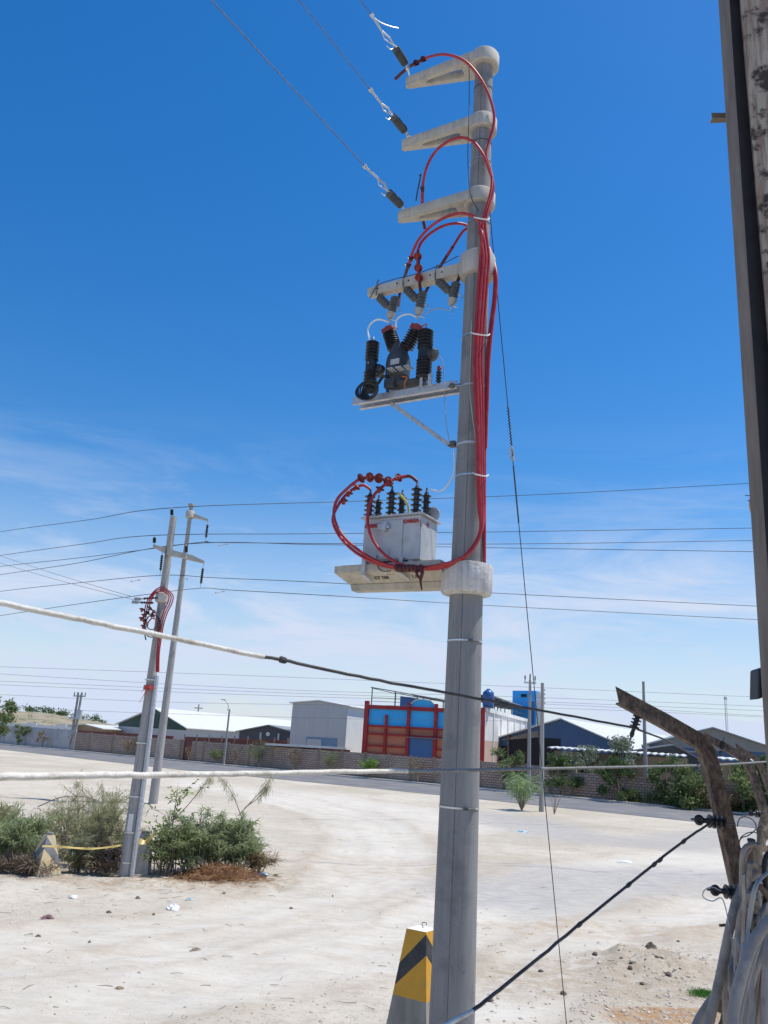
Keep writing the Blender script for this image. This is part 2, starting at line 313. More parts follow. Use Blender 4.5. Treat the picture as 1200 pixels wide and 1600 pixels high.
def spline(pts, k=6):
    pts = [V(p) for p in pts]; out = []
    P = [pts[0]*2-pts[1]] + pts + [pts[-1]*2-pts[-2]]
    for i in range(1, len(P)-2):
        a, b, c, d = P[i-1:i+3]
        for j in range(k):
            t = j/k; out.append(.5*((2*b) + (c-a)*t + (2*a-5*b+4*c-d)*t*t + (3*b-a-3*c+d)*t**3))
    return out + [pts[-1]]
def copy_tree(o, parent=None, loc=None, rz=None):
    c = o.copy(); sc.collection.objects.link(c)
    if parent: c.parent = parent
    if loc is not None: c.location = loc
    if rz is not None: c.rotation_euler = (0, 0, rz)
    for ch in list(o.children): copy_tree(ch, c)
    return c
def text(s, size, origin, X, Y, m, name, parent, depth=.0015, bold=.0):
    cu = bpy.data.curves.new(name, 'FONT'); cu.body = s; cu.size = size; cu.extrude = depth; cu.offset = bold; cu.align_x = 'CENTER'; cu.align_y = 'CENTER'
    o = bpy.data.objects.new(name, cu); sc.collection.objects.link(o); dg = bpy.context.evaluated_depsgraph_get()
    me = bpy.data.meshes.new_from_object(o.evaluated_get(dg)); bpy.data.objects.remove(o)
    Z = X.cross(Y); off = V(origin) - wloc(parent)
    for q in me.vertices: c = q.co.copy(); q.co = off + X*c.x + Y*c.y + Z*c.z
    me.materials.clear(); me.materials.append(m); ob = bpy.data.objects.new(name, me); sc.collection.objects.link(ob); ob.parent = parent; return ob

# ---------------------------------------------------------------- ground, road, kerb, hill
road_near = [(-150, 190), (-80, 134), (-45, 104.5), (-17.3, 80.5), (-.7, 70.6), (8.4, 64), (20.9, 54.5), (50, 32), (90, 0)]
road_far = [(-150, 205), (-85, 148), (-52, 122), (-38, 112.8), (-20.4, 100.5), (-.9, 86.5), (10.3, 78.9), (19.5, 71.9), (30.4, 64.5), (60, 43), (100, 14)]
def lerp_line(line, x):
    for (a, b), (c, d) in zip(line, line[1:]):
        if a <= x <= c: return b + (d-b)*(x-a)/(c-a)
    return line[0][1] if x < line[0][0] else line[-1][1]
mound = Pz(1015, 1512); heap = Pz(120, 1400)
def gh0(x, y):
    if y > 300:
        k = min(1, (y-300)/260); k = k*k*(3-2*k); l = max(0, min(1, (-x/y - .28)/.1)); r = max(0, min(1, 1-(y-620)/500)) if y > 620 else 1
        return 8.6*k*l*r*(1+.18*noise.noise(V((x*.008, y*.008, 0)))) + 3.0*k*(1-l)*r
    if y < 6 or y > 75 or x < -60 or x > 45: return 0
    n_ = lerp_line(road_near, x)
    k = max(0, min(1, (n_-2.5-y)/8)) * max(0, min(1, (y-6)/4))
    h = k*(.12*noise.noise(V((x*.16, y*.16, 3))) + .07*noise.noise(V((x*.6, y*.6, 1))) + .03*noise.noise(V((x*2.3, y*2.3, 5))))
    d = math.hypot(x-mound.x, y-mound.y); h += .24*math.exp(-(d/1.0)**2)*(1+.7*noise.noise(V((x*3, y*3, 2)))+.5*noise.noise(V((x*9, y*9, 2))))
    d = math.hypot((x+6.4)/2.6, (y-21.5)/1.3); h += .08*math.exp(-d*d)*(1+1.2*noise.noise(V((x*2, y*2, 9))))
    d = math.hypot((x+3.2)/1.5, (y-23.2)/1.2); h += .12*math.exp(-d*d)
    if (x-.97)**2+(y-9)**2 < 4: h *= .3
    return h
def axis(segs):
    out = []
    for a, b, st in segs:
        q = a
        while q < b-1e-6: out.append(q); q += st
    out.append(segs[-1][1]); return out
gx = axis([(-3000, -600, 300), (-600, -100, 12.5), (-100, -30, 5), (-30, -12, .8), (-12, 10, .14), (10, 26, .7), (26, 100, 6), (100, 600, 25), (600, 3000, 300)])
gy = axis([(-60, 0, 15), (0, 10, 1), (10, 30, .14), (30, 60, .7), (60, 130, 4), (130, 300, 12), (300, 1200, 12), (1200, 3600, 300)])
def pixline(pp): return [Pz(x_, y_).xy for x_, y_ in pp]
TRK = [(pixline([(-60, 1585), (160, 1545), (420, 1500), (620, 1455), (780, 1408), (930, 1370), (1080, 1345), (1260, 1330)]), 1.5, 0),
       (pixline([(-60, 1500), (120, 1480), (300, 1450), (470, 1420), (575, 1370), (600, 1320), (560, 1280), (440, 1248), (320, 1226), (200, 1212)]), 1.2, 0),
       (pixline([(1260, 1380), (1060, 1370), (900, 1378), (800, 1392)]), 1.7, 2), (pixline([(1230, 1300), (1050, 1318), (900, 1310), (780, 1275)]), 1.5, 2),
       (pixline([(640, 1285), (560, 1262), (430, 1240)]), 2.6, 0), (pixline([(760, 1620), (860, 1500), (1000, 1440), (1260, 1400)]), .8, 0)]
def tdist(x, y, ln):
    b = 1e9
    for p_, q_ in zip(ln, ln[1:]):
        dx, dy = q_.x-p_.x, q_.y-p_.y; t_ = max(0, min(1, ((x-p_.x)*dx+(y-p_.y)*dy)/(dx*dx+dy*dy))); b = min(b, (x-p_.x-dx*t_)**2+(y-p_.y-dy*t_)**2)
    return math.sqrt(b)
def trk(x, y):
    if y < 7 or y > 72 or x < -55 or x > 45: return (0, 0, 0), 0
    c_ = [0, 0, 0]; h_ = 0; wob = .5*noise.noise(V((x*.4, y*.4, 11)))
    for ln, w_, ch in TRK:
        d_ = tdist(x, y, ln)+wob; w2 = w_*(1+.02*y); c_[ch] = max(c_[ch], math.exp(-(d_/w2)**4)); 
        if ch == 0:
            e_ = math.exp(-((d_-w2*1.05)/.28)**2); c_[1] = max(c_[1], e_); h_ += .03*e_ - .035*math.exp(-(d_/w2)**4)
            for r_ in (.55, .8): h_ -= .02*math.exp(-((abs(d_)-r_)/.12)**2); c_[1] = max(c_[1], .55*math.exp(-((abs(d_)-r_)/.09)**2))
    return c_, h_
def gh(x, y): return gh0(x, y)+trk(x, y)[1]
g = MB(); nx, ny = len(gx), len(gy); tcol = []
for y in gy:
    for x in gx: c_, h_ = trk(x, y); tcol += [c_[0], c_[1], c_[2], 1.0]; g.v.append(V((x, y, gh0(x, y)+h_)))
for j in range(ny-1):
    for i in range(nx-1): g.face([j*nx+i, j*nx+i+1, (j+1)*nx+i+1, (j+1)*nx+i], True)
def ground_mat():
    k = Mt('dusty_ground'); tc = k.n('ShaderNodeTexCoord'); P = tc.outputs['Object']
    def nz(sc_, det=7, rg=.62, st=None, dist=0):
        src = P
        if st: mp = k.n('ShaderNodeMapping', {'Scale': st[0], 'Rotation': (0, 0, R(st[1]))}); k.l(P, mp.inputs[0]); src = mp.outputs[0]
        n_ = k.n('ShaderNodeTexNoise', {'Scale': sc_, 'Detail': det, 'Roughness': rg, 'Distortion': dist}); k.l(src, n_.inputs['Vector']); return n_.outputs[0]
    def rng(x, a, b, c, d): m_ = k.n('ShaderNodeMapRange', {1: a, 2: b, 3: c, 4: d}, interpolation_type='SMOOTHSTEP'); k.l(x, m_.inputs[0]); return m_.outputs[0]
    def mix(f, a, b):
        m_ = k.n('ShaderNodeMix', data_type='RGBA'); k.l(f, m_.inputs['Factor'])
        for s_, q in (('A', a), ('B', b)):
            if isinstance(q, tuple): m_.inputs[s_].default_value = q
            else: k.l(q, m_.inputs[s_])
        return m_.outputs['Result']
    def mul(a, b): m_ = k.n('ShaderNodeMath', operation='MULTIPLY'); k.l(a, m_.inputs[0]); k.l(b, m_.inputs[1]); return m_.outputs[0]
    def blob(cx, cy, rx, ry, rot, edge=.35):
        mp = k.n('ShaderNodeMapping', {'Location': (cx, cy, 0), 'Rotation': (0, 0, R(rot)), 'Scale': (rx, ry, 50)}, vector_type='TEXTURE'); k.l(P, mp.inputs[0])
        ln = k.n('ShaderNodeVectorMath', operation='LENGTH'); k.l(mp.outputs[0], ln.inputs[0])
        n_ = nz(.9, 6, .7); a = k.n('ShaderNodeMath', operation='ADD'); k.l(ln.outputs['Value'], a.inputs[0]); k.l(n_, a.inputs[1])
        return rng(a.outputs[0], 1.5-edge, 1.5+edge, 1, 0)
    base = mix(rng(nz(.13, 8), .38, .62, 0, 1), (.455, .405, .32, 1), (.57, .52, .435, 1))
    base = mix(rng(nz(.5, 8, .7, ((1, 3.5, 1), -38)), .47, .68, 0, .75), base, (.46, .385, .30, 1))
    base = mix(rng(nz(2.2, 9, .78), .48, .70, 0, .7), base, (.38, .32, .25, 1))
    base = mix(rng(nz(9, 7, .82), .52, .66, 0, .7), base, (.27, .235, .20, 1))
    base = mix(rng(nz(28, 4, .8), .60, .72, 0, .4), base, (.62, .57, .49, 1))
    # wheel tracks: pale bands sweeping in from the road
    at = k.n('ShaderNodeAttribute', attribute_name='track'); av = k.n('ShaderNodeSeparateColor'); k.l(at.outputs['Color'], av.inputs[0])
    base = mix(mul(av.outputs[0], rng(nz(1.1, 8, .7, ((.6, 2.4, 1), 8)), .25, .7, .2, .8)), base, (.635, .60, .53, 1))
    base = mix(mul(av.outputs[1], rng(nz(2.5, 8, .75), .33, .67, .05, .55)), base, (.38, .305, .23, 1))
    base = mix(mul(av.outputs[2], rng(nz(1.6, 8, .75, ((1, 2.5, 1), 10)), .3, .65, .35, .95)), base, (.37, .355, .335, 1))
    # brown stony soil to the lower right and along the thicket
    lr = Pz(1000, 1530); b1_ = blob(lr.x, lr.y, 3.6, 1.5, 10, .3); base = mix(mul(b1_, rng(nz(3.5, 9, .8), .38, .6, .1, .85)), base, (.36, .29, .21, 1))
    lr = Pz(960, 1450); b2_ = blob(lr.x, lr.y, 3.2, 1.0, 4, .3); base = mix(mul(b2_, rng(nz(2.5, 9, .8), .4, .62, .0, .7)), base, (.43, .33, .235, 1))
    lr = Pz(470, 1345); b3_ = blob(lr.x, lr.y, 6.5, 2.4, 0, .35); base = mix(mul(b3_, rng(nz(1.5, 9, .75, ((1, 2.6, 1), -12)), .4, .62, .0, .6)), base, (.42, .33, .24, 1))
    vo = k.n('ShaderNodeTexVoronoi', {'Scale': 13.0, 'Randomness': 1.0}); k.l(P, vo.inputs['Vector']); vc = k.n('ShaderNodeSeparateColor'); k.l(vo.outputs['Color'], vc.inputs[0])
    inv = k.n('ShaderNodeMath', {0: 1.0}, operation='SUBTRACT'); k.l(av.outputs[0], inv.inputs[1])
    spk = mul(mul(rng(vo.outputs['Distance'], .12, .26, 1, 0), rng(vc.outputs[0], .55, .62, 0, 1)), mul(rng(nz(.8, 6, .7), .38, .58, .1, 1), rng(inv.outputs[0], 0, 1, .35, 1)))
    base = mix(spk, base, (.27, .225, .18, 1))
    spk2 = mul(rng(vo.outputs['Distance'], .08, .2, .9, 0), rng(vc.outputs[1], .72, .78, 0, 1)); base = mix(spk2, base, (.66, .62, .55, 1))
    q = Pz(1060, 1592); og = blob(q.x, q.y, 1.1, .5, 15, .2); base = mix(mul(og, rng(nz(5, 7, .75), .35, .65, .5, 1)), base, (.36, .20, .09, 1))
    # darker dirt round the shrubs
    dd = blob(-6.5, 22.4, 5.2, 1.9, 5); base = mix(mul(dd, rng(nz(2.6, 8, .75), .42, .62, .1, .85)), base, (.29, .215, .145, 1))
    # far scrub land
    sp_ = k.n('ShaderNodeSeparateXYZ'); k.l(P, sp_.inputs[0])
    far = rng(sp_.outputs['Y'], 130, 260, 0, 1); scrub = mix(rng(nz(.06, 8, .7), .4, .62, 0, 1), (.33, .28, .20, 1), (.20, .185, .12, 1))
    base = mix(far, base, scrub)
    k.l(base, k.b.inputs['Base Color']); k.b.inputs['Roughness'].default_value = .97; k.b.inputs['Specular IOR Level'].default_value = .15
    b1 = k.n('ShaderNodeBump', {'Strength': .7, 'Distance': .05}); k.l(nz(3.2, 9, .72, ((1, 2.2, 1), -30)), b1.inputs['Height'])
    b2 = k.n('ShaderNodeBump', {'Strength': .5, 'Distance': .015}); k.l(nz(24, 6, .8), b2.inputs['Height']); k.l(b1.outputs[0], b2.inputs['Normal']); k.l(b2.outputs[0], k.b.inputs['Normal'])
    return k.m
go_ = g.build('ground', ground_mat(), kind='structure', label='pale dusty sand lot with faint wheel tracks', loc=(0, 0, 0))
go_.data.color_attributes.new('track', 'FLOAT_COLOR', 'POINT').data.foreach_set('color', tcol)

m_asph = mat('asphalt', (.125, .125, .135, 1), (.175, .172, .175, 1), .5, rough=.9, bump=.3, bscale=20, c3=(.25, .235, .21, 1), scale3=.35, lo3=.45, hi3=.75, stretch=(1, 2.2, 1))
r = MB(); xs = [-150+i*4 for i in range(61)]
rows = [(x, lerp_line(road_near, x)+.35*noise.noise(V((x*.5, 0, 0))), lerp_line(road_far, x)) for x in xs]
for i, (x, a, b) in enumerate(rows): r.v += [V((x, a, .02)), V((x, b, .02))]
for i in range(len(rows)-1): r.face([2*i, 2*i+2, 2*i+3, 2*i+1])
r.build('road', m_asph, kind='structure', label='two lane grey asphalt road across the lot', loc=(0, 0, 0))
kb = MB(); m_kerb = mat('kerb_concrete', (.50, .48, .44, 1), (.62, .6, .56, 1), 1, rough=.9)
for (a, b), (c, d) in zip(road_far, road_far[1:]):
    kb.beam((a, b+.25, .07), (c, d+.25, .07), .35, .14)
kb.build('kerb', m_kerb, kind='structure', label='pale concrete kerb along the far road edge', loc=(0, 0, 0))
sh = MB()
for (a, b), (c, d) in zip(road_far, road_far[1:]): sh.hexa([(a, b+.4, .0), (c, d+.4, .0), (c, d+2.2, .0), (a, b+2.2, .0), (a, b+.4, .1), (c, d+.4, .1), (c, d+2.2, .12), (a, b+2.2, .12)])
sh.build('verge', mat('verge_dirt', (.40, .33, .25, 1), (.5, .44, .35, 1), 1.2, rough=.97, bump=.5), kind='structure', label='strip of dry dirt between kerb and walls', loc=(0, 0, 0))

def gz(p): return V((p[0], p[1], gh(p[0], p[1])))

# ---------------------------------------------------------------- main pole
A = V((.97, 9.0, 0)); TH = R(30)
D = V((-math.cos(TH), math.sin(TH), 0)); NN = V((-math.sin(TH), -math.cos(TH), 0)); UP = V((0, 0, 1))
def arm(px, py, off=0.0): return Ppl(px, py, A + NN*off, NN)
def tz(px, py, off=0.0): p = arm(px, py, off); return (p-A).dot(D), p.z
def pr(z): return .232 - .0092*z       # shaft radius at height z
TOP = 12.62
pole = empty('utility_pole', A, 'tall tapered concrete pole carrying red cables, brackets and a transformer platform', 'utility pole')
s = MB(); s.lathe([(pr(z), z) for z in [-1.0+i*.45 for i in range(30)] if z < TOP-.02] + [(pr(TOP), TOP-.03)], A, n=56); s.build('shaft', m_pole, pole)
# formwork seam
s = MB(); an = R(252); dx, dy = math.cos(an), math.sin(an)
s.tube([A + V((dx*(pr(z)-.0005), dy*(pr(z)-.0005), z)) for z in [0, 3, 6, 9, 12.3]], .0035, 5); s.build('seam', m_dstrap, pole)

def curve_plate(outer, holes, z0, z1, fr, name, m, parent, bev=.006):
    cu = bpy.data.curves.new('t', 'CURVE'); cu.dimensions = '2D'; cu.fill_mode = 'BOTH'; cu.extrude = (z1-z0)/2-bev; cu.bevel_depth = bev; cu.bevel_resolution = 1; cu.offset = -bev
    for lp in [outer]+holes:
        sp_ = cu.splines.new('POLY'); sp_.points.add(len(lp)-1); sp_.use_cyclic_u = True
        for q, (x, y) in zip(sp_.points, lp): q.co = (x, y, 0, 1)
    o = bpy.data.objects.new('t', cu); sc.collection.objects.link(o); dg = bpy.context.evaluated_depsgraph_get()
    me = bpy.data.meshes.new_from_object(o.evaluated_get(dg)); bpy.data.objects.remove(o); off = wloc(parent); zc = (z0+z1)/2
    for q in me.vertices: q.co = V(fr(q.co.x, q.co.y, q.co.z+zc)) - off
    me.flip_normals(); me.materials.clear(); me.materials.append(m); me.name = name
    ob = bpy.data.objects.new(name, me); sc.collection.objects.link(ob); ob.parent = parent; return ob
def arm_frame(th, z):
    d = V((-math.cos(th), math.sin(th), 0)); n_ = V((-math.sin(th), -math.cos(th), 0))
    return d, n_, (lambda x, y, zz: A + d*x + n_*y + V((0, 0, z+zz)))
def circ(cx, cy, r_, a0, a1, n): return [(cx+r_*math.cos(a0+(a1-a0)*i/n), cy+r_*math.sin(a0+(a1-a0)*i/n)) for i in range(n+1)]
arms = []
for i, (zz, ln, th, rc) in enumerate(((12.44, 1.13, R(23), .19), (11.40, 1.13, R(23), .185), (10.26, 1.12, R(23), .19))):
    d, n_, fr = arm_frame(th, zz)
    fr0 = fr; fr = (lambda x, y, zz, fr0=fr0, ln=ln: fr0(x, y, .14-(.14-zz)*(1-.42*max(0, min(1, x/ln))) if 0 <= zz <= .141 else zz))
    hw = .046; outer = circ(0, 0, rc, R(100), R(260), 20) + [(rc*.9, -rc*.93)] + circ(ln-hw, 0, hw, R(-80), R(80), 8) + [(rc*.9, rc*.93)]
    hole = [(rc+.17, -.068), (ln-.34, -.022), (ln-.31, 0), (ln-.34, .022), (rc+.17, .068), (rc+.11, .06), (rc+.10, 0), (rc+.11, -.06)]
    curve_plate(outer, [hole], 0, .14, fr, 'bracket_arm', m_arm, pole)
    c = MB(); c.lathe([(rc-.01, -.03), (rc+.01, -.012), (rc+.012, .15), (rc, .17), (rc-.04, .18)], A+V((0, 0, zz)), n=40); c.build('bracket_collar', m_arm, pole)
    hl = MB(); hl.lathe([(.012, 0), (.012, .10)], fr0(ln-.07, 0, .053), UP, 10); hl.build('bolt_hole', m_gap, pole)  # solid dark plug, the hole's shade is its colour
    arms.append((fr, ln, zz))
# cutout beam
zb = 9.30; d, n_, fr = arm_frame(R(30), zb)
b = MB(); b.hexa([fr(.18, -.075, -.0), fr(1.56, -.055, .01), fr(1.56, .055, .01), fr(.18, .075, 0), fr(.18, -.09, .15), fr(1.56, -.06, .12), fr(1.56, .06, .12), fr(.18, .09, .15)]); b.build('equipment_beam', m_arm, pole, bev=.012)
c = MB(); c.lathe([(.165, -.075), (.205, -.065), (.222, -.02), (.225, .20), (.212, .235), (.15, .245)], A+V((0, 0, zb-.02)), n=40); c.build('beam_collar', m_arm, pole)
for u in (.45, .62, .93, 1.10, 1.4):
    h = MB(); h.lathe([(.013, 0), (.013, .004)], fr(u, .0775-.0135*(u-.18)+.0015, .075), n_, 10); h.build('bolt_hole', m_gap, pole)  # dark discs colour in the shade of the holes
# transformer platform
zp = 5.50; d, n_, fr = arm_frame(R(30), zp)
b = MB(); b.hexa([fr(.2, -.28, -.005), fr(1.61, -.25, .0), fr(1.61, .25, 0), fr(.2, .28, -.005), fr(.2, -.28, .09), fr(1.61, -.25, .09), fr(1.61, .25, .09), fr(.2, .28, .09)])
b.build('platform_slab', m_plat, pole, bev=.01)
b = MB(); b.hexa([fr(.2, -.10, -.115), fr(1.49, -.09, -.105), fr(1.49, .09, -.105), fr(.2, .10, -.115), fr(.2, -.272, -.006), fr(1.60, -.242, -.001), fr(1.60, .242, -.001), fr(.2, .272, -.006)]); b.build('platform_haunch', m_plat, pole)
b = MB(); b.hexa([fr(.2, -.075, -.20), fr(1.46, -.065, -.185), fr(1.46, .065, -.185), fr(.2, .075, -.20), fr(.2, -.096, -.117), fr(1.48, -.086, -.107), fr(1.48, .086, -.107), fr(.2, .096, -.117)]); b.build('platform_rib', m_plat, pole, bev=.008)
c = MB(); c.lathe([(.20, -.285), (.27, -.265), (.288, -.235), (.29, .045), (.283, .062), (.19, .085)], A+V((0, 0, zp)), n=48); c.build('platform_collar', m_collar, pole)
for tx, u, sz, v_ in (('CT 750', 1.0, .062, .45), ('1.80', .55, .062, .45), ('-  -  -', .86, .04, .72)):
    def hs_(uu_, k_): return fr(uu_, .10+(.25-.10)*k_+.003, -.115+.11*k_-.002)
    yv = (hs_(u, 1)-hs_(u, 0)).normalized(); text(tx, sz, hs_(u, v_), -d, yv, m_ink, 'stencil', pole, .001, .002)
# straps round the shaft
for py, px, m_, wd in ((1000, 727, m_strap, .018), (1263, 718, m_strap, .018), (740, 738, m_strap, .018), (690, 739, m_galv, .03), (598, 741, m_galv, .02), (519, 744, m_strap, .018), (338, 748, m_strap, .02), (241, 750, m_strap, .016), (125, 751, m_dstrap, .012), (212, 750, m_dstrap, .012)):
    z = Py(px, py, 9-pr(6)).z; c = MB(); rr = pr(z)+.003
    c.lathe([(rr, -wd/2), (rr+.004, -wd/2), (rr+.004, wd/2), (rr, wd/2)], A+V((0, 0, z)), n=40, smooth=False, caps=False); st = c.build('strap', m_, pole)
    if py in (1000, 1263):
        q = R(282); bk = MB(); bk.box(A+V((math.cos(q)*(rr+.012), math.sin(q)*(rr+.012), z)), (.05, .02, .03)); bk.tube([A+V((math.cos(a_)*(rr+.012), math.sin(a_)*(rr+.012), z)) for a_ in (q, q+R(15), q+R(30))], .010, 6); bk.build('buckle', m_dstrap, st)
# earth wire
pts = [Py(x_, y_, 9-.19) for x_, y_ in ((733, 90), (733, 170), (731, 240), (733, 285), (737, 310), (748, 330))]
MB().tube(spline(pts), .006, 6).build('earth_wire', m_dwire, pole)
pts = [Py(x_, y_, 9-.205) for x_, y_ in ((737, 500), (735, 560), (734, 610), (738, 650), (744, 700), (746, 760), (742, 830))]
MB().tube(spline(pts), .005, 6).build('earth_wire', m_gins2, pole)

# ---------------------------------------------------------------- strain insulators and line wires
wd_ = V((-.54, -.84, 0)).normalized()
def wirepts(a, b, sag, n=24):
    a, b = V(a), V(b); return [a.lerp(b, i/n) - V((0, 0, 4*sag*(i/n)*(1-i/n))) for i in range(n+1)]
ipx = [((637, 106), (634, 101), (617, 74), (596, 48), (583, 27)), ((638, 211), (633, 205), (613, 181), (596, 162), (581, 143)), ((632, 328), (627, 321), (606, 300), (590, 278), (572, 262))]
top_px = ((563, 0), (467, 0), (330, 0)); nm = ('top', 'middle', 'lowest')
vn = V((wd_.y, -wd_.x, 0))
for i, (pp, tp) in enumerate(zip(ipx, top_px)):
    fr, ln, zz = arms[i]; base = fr(ln-.06, 0, .14)
    P_ = lambda q: Ppl(q[0], q[1], base, vn)
    p = [P_(q) for q in pp]; dr = (p[2]-p[1]).normalized()
    ins = empty('strain_insulator', p[0], 'grey polymer strain insulator pulling left from the %s bracket arm' % nm[i], 'insulator', 'strain insulators on the bracket arms')
    q = MB(); q.tube([base, p[0], p[1]], .014, 8); q.box(p[0], (.05, .05, .04)); q.build('clevis', m_strap, ins)
    ll = (p[2]-p[1]).length; q = MB(); prof = [(.022, 0)]
    for k_ in range(11): z_ = ll*(.05+.9*k_/11); prof += [(.044, z_), (.056, z_+ll*.02), (.056, z_+ll*.045), (.044, z_+ll*.07)]
    q.lathe(prof+[(.022, ll)], p[1], dr, 16); q.build('housing', m_dins, ins)
    q = MB(); q.tube([p[2], p[2].lerp(p[3], .5)+V((.02, 0, .02)), p[3]], .013, 8); q.tube([p[2]+V((.03, 0, 0)), p[2].lerp(p[3], .6)-V((.03, 0, .03)), p[3]], .008, 6); q.tube([p[2], p[2].lerp(p[3], .3)-V((0, 0, .12)), p[2].lerp(p[3], .6)-V((0, 0, .14))], .005, 6); q.build('thimble', m_strap, ins)
    q = MB(); q.tube([p[3], p[4]], .014, 8); q.lathe([(.016, 0), (.026, .01), (.026, .05), (.016, .06)], p[4], dr, 10); q.build('preformed_grip', m_strap if i else m_strap, ins)
    far = P_(tp); e = p[4]+(far-p[4])*3.2
    MB().tube([p[3], p[4]]+[p[4].lerp(e, k_/10) for k_ in range(1, 11)], .0065, 6).build('power_line', m_wire, label='thin line wire rising left out of frame from the %s strain insulator' % nm[i], cat='wire', group='line wires to the bracket arms')
    if i == 0:
        q = MB(); t_ = [P_(z_) for z_ in ((583, 27), (596, 36), (612, 42), (622, 44))]; q.tube(spline(t_), .008, 6); q.build('wire_tail', m_strap, ins)

# ---------------------------------------------------------------- red cables
def sheds(parent, pts, idxs, r_=.062, m=m_shed):
    for k_ in idxs:
        a, b = pts[k_], pts[min(k_+1, len(pts)-1)]; ax = (b-a).normalized() if k_+1 < len(pts) else (pts[k_]-pts[k_-1]).normalized()
        ax = (ax + NN*.75).normalized(); q = MB(); q.lathe([(.021, -.04), (.026, -.012), (r_*.6, -.004), (r_, .010), (r_+.001, .016), (r_*.6, .006), (.026, .008), (.021, .035)], a, ax, 22); q.build('shed', m, parent)
yb = 9 - .30
def bundle(k_, x0=None):      # points down the pole for strand k_
    xs_ = [(748, 352), (752, 400), (749, 440), (745, 500), (742, 560), (743, 610), (746, 670), (748, 740), (750, 790)]
    o_ = (-3+k_*4.3, -1+k_*4.2, -1+k_*4.4, -1+k_*4.2, -1+k_*3.8, -1+k_*4, -1+k_*3.2, -2+k_*3.0, -2+k_*3)
    return [Py(x_+q, y_, 9-.27+.012*abs(k_-1)+(.03 if k_ == 3 else 0)) for (x_, y_), q in zip(xs_, o_)]
def loop(px, off0, offs=None): return [arm(x_, y_, o_) for (x_, y_), o_ in zip(px, offs or [off0]*len(px))]
CR_ = .0185
def cable(pts, label, k=5, r_=CR_, name='red_cable', group='red cables on the main pole'):
    sp_ = spline(pts, k); o = MB().tube(sp_, r_, 10).build(name, m_red, label=label, cat='cable', group=group); return o, sp_
def sub(parent, pts, m=m_dred, r_=.0215, name='dark_termination'): MB().tube(spline(pts, 5), r_, 10).build(name, m, parent)  # darker red sleeve, carries the shade of the upper loops as colour

Y_ = 9-.26
c1 = [(617, 124), (640, 104), (665, 91), (695, 85), (727, 96), (752, 125), (768, 160), (772, 190), (764, 222), (760, 243), (768, 272), (767, 300), (757, 335)]
c1p = [arm(x_, y_, o_) for (x_, y_), o_ in zip(c1[:3], (.1, .12, .18))] + [Py(x_, y_, Y_+q) for (x_, y_), q in zip(c1[3:], (.1, 0, 0, .05, .08, .08, .06, .05, .02, 0))]
o, sp_ = cable(c1p + bundle(3)[0:] + loop([(752, 830), (735, 862), (700, 880), (650, 887), (600, 881), (562, 861), (535, 836), (522, 808), (526, 782), (543, 763), (563, 748), (577, 746), (591, 747), (605, 752), (612, 760)], 0, [.2, .26, .33, .36, .37, .37, .36, .34, .3, .24, .18, .12, .08, .04, 0]), 'longest red cable, from the top bracket arm down to the outer transformer loop')
sub(o, c1p[:3], name='cable_end'); sheds(o, [V(q) for q in (c1p[1]+(c1p[2]-c1p[1])*t_ for t_ in (0, .05, .4, .45, .85, .9))], (2, 4), .045, m_dred)
s_ = [arm(x_, y_, o_) for x_, y_, o_ in ((556, 752, .2), (563, 748, .18), (577, 746, .12), (591, 747, .08), (605, 752, .04))]
sheds(o, s_, (1, 2, 3, 4)); sub(o, [arm(x_, y_, o_) for x_, y_, o_ in ((563, 748, .18), (577, 746, .12), (591, 747, .08), (605, 752, .04), (612, 760, 0))])
c2 = [(664, 358), (660, 335), (660, 295), (668, 258), (685, 232), (712, 216), (736, 219), (754, 240), (764, 265), (771, 290), (766, 318), (760, 338)]
c2p = [arm(x_, y_, o_) for (x_, y_), o_ in zip(c2[:5], (-.1, .0, .22, .25, .25))] + [Py(x_, y_, Y_+q) for (x_, y_), q in zip(c2[5:], (.12, .04, 0, .03, .05, .03, 0))]
o, sp_ = cable(c2p + bundle(2) + loop([(751, 832), (731, 866), (698, 884), (650, 889), (600, 884), (560, 866), (532, 840), (520, 812), (530, 787), (543, 771), (556, 762), (568, 758), (579, 765)], 0, [.2, .24, .3, .33, .34, .34, .33, .3, .24, .18, .12, .06, 0]), 'red cable arching over the lowest bracket arm and ending on the leftmost bushing')
sub(o, c2p[:3], name='cable_end'); sheds(o, [c2p[1], c2p[2]], (0,), .03, m_dred); sheds(o, [c2p[2], c2p[3]], (0,), .035, m_dred)
MB().tube([arm(655, 275, .22), arm(658, 272, .22)] + [arm(652, 300, .22), arm(650, 314, .2)], .009, 6).build('lug_wire', m_dwire, o)
s_ = [arm(x_, y_, o_) for x_, y_, o_ in ((537, 783, .22), (545, 771, .18), (556, 762, .12), (568, 758, .06))]; sheds(o, s_, (0, 1, 2), .05)
c3 = [(622, 478), (627, 450), (638, 415), (652, 378), (678, 350), (712, 334), (738, 337), (752, 350)]
c3p = [arm(x_, y_, o_) for (x_, y_), o_ in zip(c3[:5], (-.18, -.2, .0, .2, .26))] + [Py(x_, y_, Y_+q) for (x_, y_), q in zip(c3[5:], (.1, .02, 0))]
o, sp_ = cable(c3p + bundle(1) + loop([(749, 834), (726, 869), (694, 885), (655, 888), (622, 880), (594, 860), (577, 830), (575, 800), (583, 776), (598, 760), (612, 751), (625, 746), (640, 744), (652, 752)], 0, [.2, .24, .3, .34, .36, .36, .35, .33, .28, .22, .16, .1, .04, 0]), 'red cable from the equipment beam tip to the inner loop on the transformer')
sub(o, c3p[:3]); sheds(o, [c3p[2].lerp(c3p[3], t_) for t_ in (0, .3, .6)], (0, 1), .04, m_dred)
